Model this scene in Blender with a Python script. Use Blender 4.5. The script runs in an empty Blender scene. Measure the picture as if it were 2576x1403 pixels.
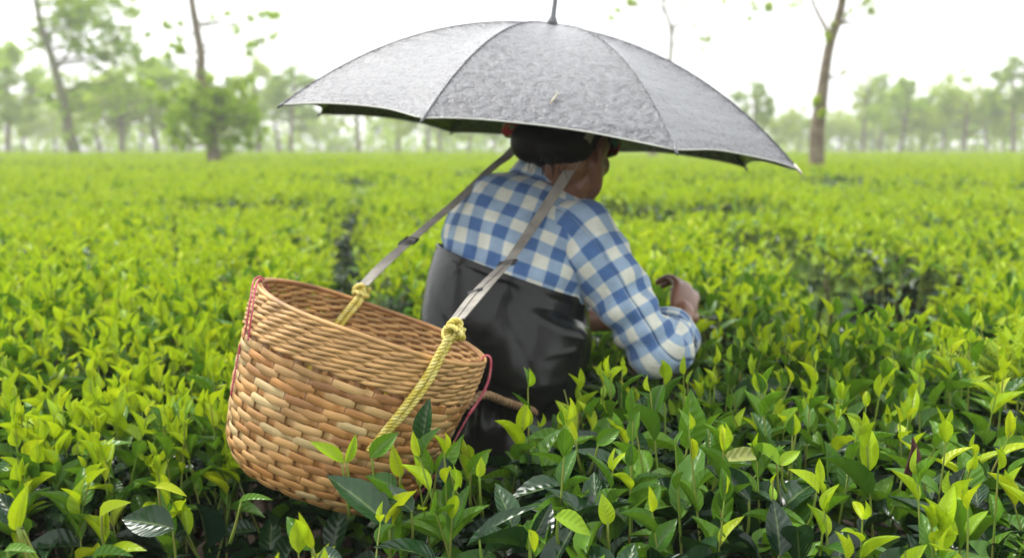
import bpy, bmesh, math, random
import numpy as np
from mathutils import Vector, Matrix, Quaternion
R = math.radians
rng = np.random.default_rng(11)
random.seed(5)
scene = bpy.context.scene
col = scene.collection

# ------------------------------------------------------------------ camera
CAM_H = 1.35
PITCH = math.atan((701.5 - 365) / 2504.0)
cam_d = bpy.data.cameras.new('camera')
cam = bpy.data.objects.new('camera', cam_d)
col.objects.link(cam)
cam.location = (0, 0, CAM_H)
cam.rotation_euler = (math.pi / 2 - PITCH, 0, 0)
cam_d.lens = 35
cam_d.sensor_width = 36
cam_d.clip_start = 0.05
cam_d.clip_end = 2500
cam_d.dof.use_dof = True
cam_d.dof.focus_distance = 1.34
cam_d.dof.aperture_fstop = 3.6
scene.camera = cam

# ------------------------------------------------------------------ sky (overcast monsoon)
SUN_EL, SUN_AZ = R(60), R(-55)
world = bpy.data.worlds.new('World')
scene.world = world
world.use_nodes = True
nt = world.node_tree
nt.nodes.clear()
sky = nt.nodes.new('ShaderNodeTexSky')
sky.sky_type = 'NISHITA'
sky.sun_disc = False
sky.sun_elevation = SUN_EL
sky.sun_rotation = SUN_AZ
sky.air_density = 1.0
sky.dust_density = 4.0
hs = nt.nodes.new('ShaderNodeHueSaturation')
hs.inputs['Saturation'].default_value = 0.25
cl = nt.nodes.new('ShaderNodeMix')
cl.data_type = 'RGBA'
cl.inputs['Factor'].default_value = 0.7
cl.inputs['B'].default_value = (8.6, 8.7, 8.8, 1)      # an even cloud deck over the clear sky
bg = nt.nodes.new('ShaderNodeBackground')
bg.inputs['Strength'].default_value = 0.10
wo = nt.nodes.new('ShaderNodeOutputWorld')
nt.links.new(sky.outputs[0], hs.inputs['Color'])
nt.links.new(hs.outputs[0], cl.inputs['A'])
nt.links.new(cl.outputs['Result'], bg.inputs['Color'])
nt.links.new(bg.outputs[0], wo.inputs[0])
sun_d = bpy.data.lights.new('sun', 'SUN')
sun_d.energy = 1.5
sun_d.angle = R(18)
sun_d.color = (1.0, 0.97, 0.92)
sun = bpy.data.objects.new('sun', sun_d)
col.objects.link(sun)
sun.rotation_euler = Vector((-math.sin(SUN_AZ) * math.cos(SUN_EL), -math.cos(SUN_AZ) * math.cos(SUN_EL), -math.sin(SUN_EL))).to_track_quat('-Z', 'Y').to_euler()
scene.view_settings.view_transform = 'Standard'
scene.view_settings.look = 'None'
scene.view_settings.gamma = 1
scene.view_settings.exposure = 1.5
scene.cycles.use_denoising = True
scene.cycles.max_bounces = 6
scene.cycles.diffuse_bounces = 2
scene.cycles.glossy_bounces = 2
scene.cycles.transmission_bounces = 3
scene.cycles.volume_bounces = 1
scene.cycles.transparent_max_bounces = 4
scene.cycles.use_fast_gi = False

# ------------------------------------------------------------------ helpers
FWD = np.array([0, math.cos(PITCH), -math.sin(PITCH)])
UPV = np.array([0, math.sin(PITCH), math.cos(PITCH)])
RGT = np.array([1.0, 0, 0])

def at(x, y, Y):
    """survey helper: a sight line through picture point (x, y) met at ground distance Y"""
    d = FWD + RGT * (x - 1288) / 2504.0 + UPV * (701.5 - y) / 2504.0
    return np.array([0, 0, CAM_H]) + d * (Y / d[1])

def nrm(v):
    v = np.asarray(v, float)
    return v / (np.linalg.norm(v) + 1e-12)

def mesh_obj(name, V, Fc, mats, parent=None, smooth=True, mi=None, uv=None, attr=None, colors=None):
    me = bpy.data.meshes.new(name)
    me.from_pydata([tuple(v) for v in V], [], [tuple(f) for f in Fc])
    for m in (mats if isinstance(mats, (list, tuple)) else [mats]):
        me.materials.append(m)
    if smooth:
        me.polygons.foreach_set('use_smooth', np.ones(len(me.polygons), bool))
    if mi is not None:
        me.polygons.foreach_set('material_index', np.asarray(mi, np.int32))
    if uv is not None:
        lay = me.uv_layers.new(name='UVMap')
        li = np.empty(len(me.loops), np.int32)
        me.loops.foreach_get('vertex_index', li)
        lay.data.foreach_set('uv', np.asarray(uv, np.float32)[li].ravel())
    if attr is not None:
        a = me.attributes.new('rnd', 'FLOAT', 'POINT')
        a.data.foreach_set('value', np.asarray(attr, np.float32))
    if colors is not None:
        a = me.attributes.new('tint', 'FLOAT_COLOR', 'POINT')
        c4 = np.ones((len(V), 4), np.float32)
        c4[:, :3] = colors
        a.data.foreach_set('color', c4.ravel())
    me.update()
    o = bpy.data.objects.new(name, me)
    col.objects.link(o)
    if parent is not None:
        o.parent = parent
        o.matrix_parent_inverse = parent.matrix_basis.inverted()
    return o

def empty(name, loc=(0, 0, 0), parent=None):
    o = bpy.data.objects.new(name, None)
    o.empty_display_size = 0.1
    o.location = tuple(loc)
    col.objects.link(o)
    if parent is not None:
        o.parent = parent
    return o

def tag(o, label=None, cat=None, group=None, kind=None):
    if label: o['label'] = label
    if cat: o['category'] = cat
    if group: o['group'] = group
    if kind: o['kind'] = kind
    return o

def catmull(P, n):
    """resample control rows P (k,d) with a Catmull-Rom curve, n samples per span"""
    P = np.asarray(P, float)
    Q = np.vstack([2 * P[0] - P[1], P, 2 * P[-1] - P[-2]])
    out = []
    for i in range(len(P) - 1):
        a, b, c, d = Q[i:i + 4]
        for j in range(n):
            t = j / n
            out.append(0.5 * (2 * b + (c - a) * t + (2 * a - 5 * b + 4 * c - d) * t * t + (3 * b - a - 3 * c + d) * t ** 3))
    out.append(P[-1])
    return np.array(out)

def frames(C, ref=None):
    C = np.asarray(C, float)
    T = np.gradient(C, axis=0)
    T /= np.linalg.norm(T, axis=1)[:, None] + 1e-12
    if ref is None:
        ref = np.array([0, 0, 1.0]) if abs(T[0][2]) < 0.9 else np.array([1.0, 0, 0])
    N = np.zeros_like(C); B = np.zeros_like(C)
    n = nrm(ref - T[0] * (ref @ T[0]))
    for i in range(len(C)):
        n = nrm(n - T[i] * (n @ T[i]))
        N[i] = n
        B[i] = np.cross(T[i], n)
    return T, N, B

def tube(C, rad, sides=8, ref=None, flat=1.0, cap=True):
    """swept tube -> V, F, uv(metres)"""
    C = np.asarray(C, float)
    rad = np.broadcast_to(np.asarray(rad, float), (len(C),))
    T, N, B = frames(C, ref)
    s = np.concatenate([[0], np.cumsum(np.linalg.norm(np.diff(C, axis=0), axis=1))])
    V, uv, Fc = [], [], []
    for i in range(len(C)):
        for k in range(sides):
            a = 2 * math.pi * k / sides
            V.append(C[i] + rad[i] * (math.cos(a) * N[i] * flat + math.sin(a) * B[i]))
            uv.append((a * rad.mean(), s[i]))
    for i in range(len(C) - 1):
        for k in range(sides):
            k2 = (k + 1) % sides
            Fc.append((i * sides + k, i * sides + k2, (i + 1) * sides + k2, (i + 1) * sides + k))
    if cap:
        Fc.append(tuple(range(sides - 1, -1, -1)))
        Fc.append(tuple((len(C) - 1) * sides + k for k in range(sides)))
    return V, Fc, uv

class MB:
    def __init__(self): self.V, self.F, self.U, self.M, self.A = [], [], [], [], []
    def add(self, vf, m=0, a=0.5):
        V, Fc, uv = vf
        b = len(self.V)
        self.V += list(V); self.U += list(uv); self.A += [a] * len(V)
        self.F += [tuple(i + b for i in f) for f in Fc]; self.M += [m] * len(Fc)
        return self
    def build(self, name, mats, parent=None, smooth=True):
        return mesh_obj(name, self.V, self.F, mats, parent, smooth, self.M, self.U, self.A)

# ------------------------------------------------------------------ materials
def mat(name):
    m = bpy.data.materials.new(name)
    m.use_nodes = True
    m.node_tree.nodes.clear()
    return m, m.node_tree.nodes, m.node_tree.links

def principled(name, color, rough=0.6, spec=0.5, noise=None, bump=None, metal=0.0, coat=0.0):
    m, N, L = mat(name)
    out = N.new('ShaderNodeOutputMaterial')
    p = N.new('ShaderNodeBsdfPrincipled')
    p.inputs['Base Color'].default_value = (*color, 1)
    p.inputs['Roughness'].default_value = rough
    p.inputs['Specular IOR Level'].default_value = spec
    p.inputs['Metallic'].default_value = metal
    p.inputs['Coat Weight'].default_value = coat
    L.new(p.outputs[0], out.inputs[0])
    tc = N.new('ShaderNodeTexCoord')
    if noise:
        sc, c2, lo, hi = noise
        n = N.new('ShaderNodeTexNoise'); n.inputs['Scale'].default_value = sc; n.inputs['Detail'].default_value = 5
        L.new(tc.outputs['Object'], n.inputs['Vector'])
        mr = N.new('ShaderNodeMapRange'); mr.inputs[1].default_value = lo; mr.inputs[2].default_value = hi
        L.new(n.outputs[0], mr.inputs[0])
        mx = N.new('ShaderNodeMix'); mx.data_type = 'RGBA'
        mx.inputs['A'].default_value = (*color, 1); mx.inputs['B'].default_value = (*c2, 1)
        L.new(mr.outputs[0], mx.inputs['Factor'])
        L.new(mx.outputs['Result'], p.inputs['Base Color'])
    if bump:
        sc, st, dist = bump
        n = N.new('ShaderNodeTexNoise'); n.inputs['Scale'].default_value = sc; n.inputs['Detail'].default_value = 4
        L.new(tc.outputs['Object'], n.inputs['Vector'])
        b = N.new('ShaderNodeBump'); b.inputs['Strength'].default_value = st; b.inputs['Distance'].default_value = dist
        L.new(n.outputs[0], b.inputs['Height']); L.new(b.outputs[0], p.inputs['Normal'])
    return m

def leaf_mat(name, cols, rough, trans, tcol, vein=0.5, spec=0.5):
    """leaf: colour from a per-leaf random, midrib and side veins from UV, light shining through"""
    m, N, L = mat(name)
    out = N.new('ShaderNodeOutputMaterial')
    at_ = N.new('ShaderNodeAttribute'); at_.attribute_name = 'rnd'
    oi = N.new('ShaderNodeObjectInfo')
    ad = N.new('ShaderNodeMath'); ad.operation = 'ADD'
    fr = N.new('ShaderNodeMath'); fr.operation = 'FRACT'
    L.new(at_.outputs['Fac'], ad.inputs[0]); L.new(oi.outputs['Random'], ad.inputs[1]); L.new(ad.outputs[0], fr.inputs[0])
    rp = N.new('ShaderNodeValToRGB')
    els = rp.color_ramp.elements
    while len(els) < len(cols): els.new(0.5)
    for i, c in enumerate(cols):
        els[i].position = i / (len(cols) - 1); els[i].color = (*c, 1)
    L.new(fr.outputs[0], rp.inputs[0])
    uv = N.new('ShaderNodeUVMap'); uv.uv_map = 'UVMap'
    sx = N.new('ShaderNodeSeparateXYZ'); L.new(uv.outputs[0], sx.inputs[0])
    ab = N.new('ShaderNodeMath'); ab.operation = 'ABSOLUTE'; L.new(sx.outputs[0], ab.inputs[0])
    # midrib
    mr = N.new('ShaderNodeMapRange'); mr.inputs[1].default_value = 0.10; mr.inputs[2].default_value = 0.0
    mr.inputs[3].default_value = 0; mr.inputs[4].default_value = 0.55
    L.new(ab.outputs[0], mr.inputs[0])
    # side veins: sin((v - 0.35|u|) * k)
    m1 = N.new('ShaderNodeMath'); m1.operation = 'MULTIPLY_ADD'; m1.inputs[1].default_value = -0.22
    L.new(ab.outputs[0], m1.inputs[0]); L.new(sx.outputs[1], m1.inputs[2])
    m2 = N.new('ShaderNodeMath'); m2.operation = 'MULTIPLY'; m2.inputs[1].default_value = 44.0; L.new(m1.outputs[0], m2.inputs[0])
    m3 = N.new('ShaderNodeMath'); m3.operation = 'SINE'; L.new(m2.outputs[0], m3.inputs[0])
    bp = N.new('ShaderNodeBump'); bp.inputs['Strength'].default_value = vein; bp.inputs['Distance'].default_value = 0.0012
    L.new(m3.outputs[0], bp.inputs['Height'])
    mx = N.new('ShaderNodeMix'); mx.data_type = 'RGBA'; mx.blend_type = 'MIX'
    L.new(mr.outputs[0], mx.inputs['Factor']); L.new(rp.outputs[0], mx.inputs['A'])
    lt = N.new('ShaderNodeMix'); lt.data_type = 'RGBA'; lt.inputs['Factor'].default_value = 0.35
    lt.inputs['B'].default_value = (0.45, 0.55, 0.18, 1)
    L.new(rp.outputs[0], lt.inputs['A']); L.new(lt.outputs['Result'], mx.inputs['B'])
    # blotches
    tc = N.new('ShaderNodeTexCoord')
    nz = N.new('ShaderNodeTexNoise'); nz.inputs['Scale'].default_value = 60; nz.inputs['Detail'].default_value = 3
    L.new(tc.outputs['Object'], nz.inputs['Vector'])
    hv = N.new('ShaderNodeHueSaturation')
    vm = N.new('ShaderNodeMapRange'); vm.inputs[1].default_value = 0.3; vm.inputs[2].default_value = 0.7
    vm.inputs[3].default_value = 0.78; vm.inputs[4].default_value = 1.2
    L.new(nz.outputs[0], vm.inputs[0]); L.new(vm.outputs[0], hv.inputs['Value']); L.new(mx.outputs['Result'], hv.inputs['Color'])
    p = N.new('ShaderNodeBsdfPrincipled')
    p.inputs['Roughness'].default_value = rough
    p.inputs['Specular IOR Level'].default_value = spec
    L.new(hv.outputs[0], p.inputs['Base Color']); L.new(bp.outputs[0], p.inputs['Normal'])
    tr = N.new('ShaderNodeBsdfTranslucent')
    tm = N.new('ShaderNodeMix'); tm.data_type = 'RGBA'; tm.inputs['Factor'].default_value = 0.5
    tm.inputs['B'].default_value = (*tcol, 1); L.new(hv.outputs[0], tm.inputs['A'])
    L.new(tm.outputs['Result'], tr.inputs['Color'])
    ms = N.new('ShaderNodeMixShader'); ms.inputs[0].default_value = trans
    L.new(p.outputs[0], ms.inputs[1]); L.new(tr.outputs[0], ms.inputs[2]); L.new(ms.outputs[0], out.inputs[0])
    return m

M = {}
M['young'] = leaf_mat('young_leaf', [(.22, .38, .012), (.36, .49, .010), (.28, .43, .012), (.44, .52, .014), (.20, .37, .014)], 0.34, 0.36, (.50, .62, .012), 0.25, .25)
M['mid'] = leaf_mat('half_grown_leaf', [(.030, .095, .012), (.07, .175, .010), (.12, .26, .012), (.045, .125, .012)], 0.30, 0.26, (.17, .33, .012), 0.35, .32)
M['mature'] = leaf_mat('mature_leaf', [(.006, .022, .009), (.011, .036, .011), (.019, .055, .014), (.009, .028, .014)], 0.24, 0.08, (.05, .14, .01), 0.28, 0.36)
M['stem'] = principled('green_stem', (.16, .26, .03), .45, .4, (40, (.22, .2, .05), .4, .7))
M['wood'] = principled('tea_wood', (.055, .034, .02), .8, .3, (30, (.11, .08, .05), .4, .65), (60, .6, .004))
M['soil'] = principled('soil', (.035, .024, .016), .95, .2, (6, (.07, .05, .035), .35, .7), (25, 1, .03))
M['treeleaf'] = leaf_mat('tree_leaf', [(.20, .33, .018), (.29, .44, .022), (.36, .49, .025), (.23, .37, .02)], 0.5, 0.55, (.42, .6, .02), 0.1, .1)
M['treeleaf_y'] = leaf_mat('tree_leaf_pale', [(.24, .35, .028), (.34, .44, .033), (.29, .41, .03), (.20, .33, .026)], 0.5, 0.55, (.5, .64, .03), 0.1, .1)
M['treeleaf_d'] = leaf_mat('tree_leaf_dark', [(.16, .27, .025), (.22, .34, .028), (.25, .37, .03), (.17, .29, .026)], 0.5, 0.5, (.36, .52, .03), 0.1, .1)
M['bark'] = principled('bark', (.12, .088, .06), .85, .3, (9, (.2, .16, .11), .38, .66), (22, .9, .03))
M['bark_mossy'] = principled('bark_mossy', (.13, .10, .065), .85, .3, (5, (.12, .15, .05), .42, .62), (22, .9, .03))

# ------------------------------------------------------------------ ground and paths
def seg_dist(P, A, B):
    A = np.array(A); B = np.array(B); d = B - A
    t = np.clip(((P - A) @ d) / (d @ d), 0, 1)
    return np.linalg.norm(P - (A + t[:, None] * d), axis=1)

def poly_dist(P, pts):
    return np.min([seg_dist(P, pts[i], pts[i + 1]) for i in range(len(pts) - 1)], axis=0)

PATHS = [  # (half width, polyline) of the plucking paths between the bushes
    (.19, [(-3, 1.15), (-1.2, 1.2), (-.7, 1.25), (-.36, 1.40)]), (.10, [(-.36, 1.40), (-.02, 1.84), (.35, 2.2), (.75, 2.5)]), (.19, [(.75, 2.5), (1.14, 2.95), (1.3, 3.6), (1.15, 4.6)]),
    (.10, [(-.02, 1.84), (-.35, 2.7), (-.55, 3.4)]), (.05, [(-.55, 3.4), (-.62, 3.7), (-.95, 5.6)]), (.03, [(-.95, 5.6), (-1.62, 11.0)]),
    (.24, [(.35, 6.3), (1.35, 6.15)]),
    (.4, [(1.7, 12.0), (3.6, 11.3)]), (.2, [(3.4, 11.3), (3.3, 9.6)]),
    (.22, [(4.3, 10.2), (5.5, 9.9)]), (.3, [(-.9, 14.2), (.2, 13.6)]), (.26, [(-2.6, 11.4), (-1.6, 11.2)]),
    (.3, [(-4.2, 19.5), (-3.4, 18.6)]), (.3, [(-5.0, 16.6), (-4.4, 16.0)]), (.3, [(-9.6, 19.0), (-8.0, 18.6)]),
    (.3, [(-6.6, 15.6), (-5.6, 15.4)]), (.3, [(2.0, 19), (8.0, 17.6)]), (.2, [(-2.1, 6.9), (-1.5, 6.8)]),
]
STEPS = [  # taller bushes standing just beyond a gap: A, B, extra height
    ((1.6, 12.0), (3.8, 11.3), .16), ((.3, 6.3), (1.5, 6.15), .12), ((4.2, 10.2), (5.6, 9.9), .12), ((-1.0, 14.2), (.3, 13.6), .13),
    ((-4.4, 19.5), (-3.3, 18.7), .16), ((-9.8, 19.0), (-7.8, 18.6), .16), ((-6.8, 15.6), (-5.5, 15.4), .10), ((-2.8, 11.4), (-1.6, 11.2), .09),
    ((2.0, 19), (8.0, 17.8), .08), ((-2.3, 6.9), (-1.4, 6.8), .06), ((1.05, 3.85), (1.5, 3.75), .05)]
def path_dist(P):
    """signed-ish clearance to the nearest path edge (negative inside the path)"""
    return np.min([poly_dist(P, pl) - w for w, pl in PATHS], axis=0)

def vnoise(P, s, seed=0):
    """cheap smooth value noise"""
    g = np.random.default_rng(seed).random((64, 64))
    q = np.asarray(P) / s
    i = np.floor(q).astype(int); f = q - i; f = f * f * (3 - 2 * f)
    a = g[i[:, 0] % 64, i[:, 1] % 64]; b = g[(i[:, 0] + 1) % 64, i[:, 1] % 64]
    c = g[i[:, 0] % 64, (i[:, 1] + 1) % 64]; d = g[(i[:, 0] + 1) % 64, (i[:, 1] + 1) % 64]
    return (a * (1 - f[:, 0]) + b * f[:, 0]) * (1 - f[:, 1]) + (c * (1 - f[:, 0]) + d * f[:, 0]) * f[:, 1]

def cells(P, s=.98, seed=12):
    """distance to the border between neighbouring bushes"""
    P = np.asarray(P, float); q = P / s; i = np.floor(q).astype(int)
    g = np.random.default_rng(seed).random((64, 64, 2))
    d1 = np.full(len(P), 9.0); d2 = np.full(len(P), 9.0)
    for a in (-1, 0, 1):
        for b in (-1, 0, 1):
            c = i + [a, b]
            f = c + .2 + .6 * g[c[:, 0] % 64, c[:, 1] % 64]
            d = np.linalg.norm(q - f, axis=1)
            d2 = np.where(d < d1, d1, np.minimum(d2, d)); d1 = np.minimum(d1, d)
    return (d2 - d1) * s

def canopy(P, pd=None):
    """height of the plucking table"""
    P = np.asarray(P, float)
    if pd is None: pd = path_dist(P)
    low = np.clip((-.24 - P[:, 0]) / .08, 0, 1) * np.clip((1.34 - P[:, 1]) / .15, 0, 1)    # cut-back bushes in the near left
    h = 0.845 - .24 * low + .07 * (vnoise(P, .55, 1) - .5) + .06 * (vnoise(P, 1.7, 2) - .5)
    cb = cells(P)
    h = h - .10 * np.exp(-(cb / .07) ** 2) * (.35 + .9 * vnoise(P, 1.3, 9)) + .05 * np.exp(-(((P[:, 0] - .05) / .25) ** 2 + ((P[:, 1] - 1.32) / .22) ** 2))
    for A, B, rise in STEPS:
        A = np.array(A); B = np.array(B); d = (B - A) / np.linalg.norm(B - A); nn = np.array([-d[1], d[0]])
        t = (P - A) @ d; e = (P - A) @ nn; L_ = np.linalg.norm(B - A)
        h = h + rise * (e > -.05) * np.exp(-np.maximum(e, 0) / 1.6) * np.clip(np.minimum(t + .5, L_ + .5 - t) / .5, 0, 1)
    edge = np.clip(pd / .20, 0, 1)
    return h - .16 * (1 - edge) ** 2

def grid_sheet(name, xs, ys, zf, m):
    X, Y = np.meshgrid(xs, ys)
    P = np.stack([X.ravel(), Y.ravel()], 1)
    V = np.column_stack([P, zf(P)])
    nx, ny = len(xs), len(ys)
    Fc = [(j * nx + i, j * nx + i + 1, (j + 1) * nx + i + 1, (j + 1) * nx + i) for j in range(ny - 1) for i in range(nx - 1)]
    return mesh_obj(name, V, Fc, m, uv=P)

gx = np.concatenate([[-600, -200, -60], np.linspace(-12, 12, 61), [60, 200, 600]])
gy = np.concatenate([[-60, -8], np.linspace(-2, 14, 61), [40, 120, 300, 600]])
ground = grid_sheet('ground', gx, gy, lambda P: .05 * (vnoise(P, .3, 4) - .5) + .03 * (vnoise(P, .12, 5) - .5), M['soil'])
tag(ground, kind='structure')

# ------------------------------------------------------------------ leaves
def leaf_template(rows, cols, fold, arch, tipcurl, seed):
    """one leaf: base at origin, length 1 along +Y, half-width up to 0.5 in X, normal +Z"""
    r = np.random.default_rng(seed)
    ts = np.linspace(0, 1, rows)
    V, U = [], []
    cs = np.linspace(-1, 1, cols)
    for t in ts:
        w = 0.5 * (math.sin(math.pi * min(1, t ** .82)) ** .8 if 0 < t < 1 else 0.0)
        if t > .8: w *= 1 - .35 * ((t - .8) / .2)
        w = max(w, .012)
        for c in cs:
            z = fold * abs(c) * w - arch * (t - .0) ** 2 + tipcurl * max(0, t - .6) ** 2
            z += .012 * math.sin(9 * t + 2.2 * c + seed) * abs(c)
            V.append((c * w, t - .06 * arch * t, z)); U.append((c, t))
    Fc = []
    for i in range(rows - 1):
        for k in range(cols - 1):
            Fc.append((i * cols + k, i * cols + k + 1, (i + 1) * cols + k + 1, (i + 1) * cols + k))
    return np.array(V), np.array(Fc), np.array(U)

HI = [leaf_template(7, 5, .45, .18, 0, 1), leaf_template(7, 5, .30, .30, .2, 2), leaf_template(7, 5, .6, .05, -.5, 3), leaf_template(7, 5, .22, .42, .1, 4)]
MD = [leaf_template(5, 3, .45, .18, 0, 1), leaf_template(5, 3, .30, .32, .2, 2)]
LO = [leaf_template(3, 3, .5, .15, 0, 1)]

class Leaves:
    def __init__(s): s.p, s.d, s.n, s.L, s.W, s.t, s.r = [], [], [], [], [], [], []
    def add(s, p, d, n, L, W, t, r):
        s.p.append(p); s.d.append(d); s.n.append(n); s.L.append(L); s.W.append(W)
        s.t.append(np.full(len(p), t)); s.r.append(r)
    def cat(s):
        d = np.vstack(s.d); n = np.vstack(s.n)
        d = d / np.linalg.norm(d, axis=1)[:, None]
        n = n - d * np.sum(d * n, axis=1)[:, None]
        n = n / (np.linalg.norm(n, axis=1)[:, None] + 1e-9)
        return np.vstack(s.p), d, n, np.concatenate(s.L), np.concatenate(s.W), np.concatenate(s.t).astype(int), np.concatenate(s.r)

def join_leaves(name, rec, tmpl, mats, parent=None, extra=None):
    """a mass of leaves as one mesh; extra = MB of stems, material index 3"""
    p, d, n, L, W, t, r = rec
    Vs, Fs, Us, Ms, As = [], [], [], [], []
    base = 0
    var = rng.integers(0, len(tmpl), len(p))
    for k, (tv, tf, tu) in enumerate(tmpl):
        s = var == k
        c = int(s.sum())
        if not c: continue
        x = np.cross(d[s], n[s])
        V = p[s][:, None, :] + x[:, None, :] * (tv[None, :, 0:1] * W[s][:, None, None]) + d[s][:, None, :] * (tv[None, :, 1:2] * L[s][:, None, None]) + n[s][:, None, :] * (tv[None, :, 2:3] * L[s][:, None, None])
        Vs.append(V.reshape(-1, 3))
        Fs.append((tf[None] + (np.arange(c) * len(tv))[:, None, None] + base).reshape(-1, 4))
        Us.append(np.tile(tu, (c, 1))); Ms.append(np.repeat(t[s], len(tf))); As.append(np.repeat(r[s], len(tv)))
        base += c * len(tv)
    V = np.vstack(Vs); Fq = np.vstack(Fs); U = np.vstack(Us); MI = np.concatenate(Ms); A = np.concatenate(As)
    if extra is not None and len(extra[0]):
        eV, eF = extra
        Fq = np.vstack([Fq, eF + len(V)]); MI = np.concatenate([MI, np.full(len(eF), 3)])
        V = np.vstack([V, eV]); U = np.vstack([U, np.zeros((len(eV), 2))]); A = np.concatenate([A, np.full(len(eV), .5)])
    me = bpy.data.meshes.new(name)
    me.vertices.add(len(V)); me.vertices.foreach_set('co', V.astype(np.float32).ravel())
    me.loops.add(Fq.size); me.loops.foreach_set('vertex_index', Fq.astype(np.int32).ravel())
    me.polygons.add(len(Fq)); me.polygons.foreach_set('loop_start', np.arange(0, Fq.size, 4, dtype=np.int32))
    for m in mats: me.materials.append(m)
    me.polygons.foreach_set('material_index', MI.astype(np.int32))
    me.polygons.foreach_set('use_smooth', np.ones(len(Fq), bool))
    lay = me.uv_layers.new(name='UVMap'); lay.data.foreach_set('uv', U[Fq.ravel()].astype(np.float32).ravel())
    a = me.attributes.new('rnd', 'FLOAT', 'POINT'); a.data.foreach_set('value', A.astype(np.float32))
    me.update(calc_edges=True)
    o = bpy.data.objects.new(name, me)
    col.objects.link(o)
    if parent is not None:
        o.parent = parent; o.matrix_parent_inverse = parent.matrix_basis.inverted()
    return o

def sticks(A, B, ra, rb):
    """many thin 4-sided stems at once -> V, F"""
    n = len(A)
    if n == 0: return np.zeros((0, 3)), np.zeros((0, 4), int)
    d = B - A; d /= np.linalg.norm(d, axis=1)[:, None] + 1e-9
    x = np.cross(d, np.array([.3, .9, .1])); x /= np.linalg.norm(x, axis=1)[:, None]
    y = np.cross(d, x)
    V = np.stack([A + x * ra[:, None], A + y * ra[:, None], A - x * ra[:, None], A - y * ra[:, None],
                  B + x * rb[:, None], B + y * rb[:, None], B - x * rb[:, None], B - y * rb[:, None]], 1).reshape(-1, 3)
    f = np.array([(0, 1, 5, 4), (1, 2, 6, 5), (2, 3, 7, 6), (3, 0, 4, 7)])
    return V, (f[None] + (np.arange(n) * 8)[:, None, None]).reshape(-1, 4)

def scatter(y0, y1, dens, margin=.45, slope=.56):
    area = .5 * (y1 - y0) * (2 * slope * (y0 + y1) + 4 * margin)
    n = int(dens * area * 1.05)
    Y = np.sqrt(rng.random(n) * ((y1 + .8) ** 2 - (y0 + .8) ** 2) + (y0 + .8) ** 2) - .8
    X = (rng.random(n) * 2 - 1) * (slope * Y + margin)
    return np.stack([X, Y], 1)

def unit(az, pol):
    return np.stack([np.cos(az) * np.sin(pol), np.sin(az) * np.sin(pol), np.cos(pol)], 1)

def make_flush(P, zofs=0.0, big=1.0, nleaf=4, green=.5):
    """plucking shoots standing on the table: a bud, two or three young leaves, a half grown one"""
    n = len(P)
    pd = path_dist(P)
    keep = (pd > .02) & (rng.random(n) < .35 + .65 * np.clip(cells(P) / .12, 0, 1)) & (rng.random(n) < .45 + .8 * vnoise(P, .9, 31))
    P = P[keep]; pd = pd[keep]; n = len(P)
    h = canopy(P, pd) + zofs
    vig = vnoise(P, .28, 7)                                  # some patches were plucked, some stand tall
    ln = (.05 + .075 * rng.random(n) + .05 * (vig - .4)) * big
    base = np.column_stack([P, h - .05])
    az = rng.random(n) * 6.283
    lean = unit(az, np.abs(rng.normal(0, .24, n)))
    ln = np.maximum(ln, .03) + .05
    tip = base + lean * ln[:, None]
    lv = Leaves()
    r0 = rng.random(n)
    # bud
    k = rng.random(n) < .8
    lb = (.022 + .016 * rng.random(n)) * big
    a0 = rng.random(n) * 6.283
    lv.add(tip[k], (lean + .25 * unit(a0, np.full(n, 1.2)))[k], unit(a0, np.full(n, 1.6))[k], lb[k], lb[k] * .34, 0, r0[k] * .5 + .4)
    phi = a0.copy()
    sz = np.clip(np.exp(rng.normal(0, .22, n)), .6, 1.3) * np.where(P[:, 1] < 2.2, .9, 1.0)                        # weak and strong shoots
    age = vnoise(P, .35, 41) + .35 * rng.random(n)            # older patches have turned green
    for i in range(nleaf):
        phi = phi + 2.3 + rng.normal(0, .35, n)
        f = 1 - .22 * i - .1 * rng.random(n)
        pos = base + lean * (ln * f)[:, None]
        pol = np.clip((.45 + .24 * i) + rng.normal(0, .28, n), .08, 1.9)
        L = (.031 + .012 * min(i, 2) + .016 * rng.random(n)) * big * sz
        W = L * (.29 + .14 * rng.random(n))
        d = unit(phi, pol) + .35 * lean
        nn = unit(phi + np.pi, 1.5708 - pol) + .3 * rng.normal(0, 1, (n, 3)) * .6
        ex = rng.random(n) < (.95 if i < 2 else .85)
        pm = np.clip(np.where(P[:, 1] > 3, [.0, .08, .35, .8][i], [.05, .2, .5, .9][i]) + green * np.where(P[:, 0] < -.2, .45, 1.0) * (age - .55) * 1.4, 0, 1)   # chance that this leaf is past the yellow stage
        old = rng.random(n) < pm
        s = ex & old
        lv.add(pos[s], d[s], nn[s], L[s] * 1.12, W[s] * 1.15, 1, rng.random(n)[s])
        s = ex & ~old
        lv.add(pos[s], d[s], nn[s], L[s], W[s], 0, r0[s] * .4 + .6 * rng.random(n)[s])
    return lv, (base - lean * .05, tip, .0022 * big, .0011 * big)

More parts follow.
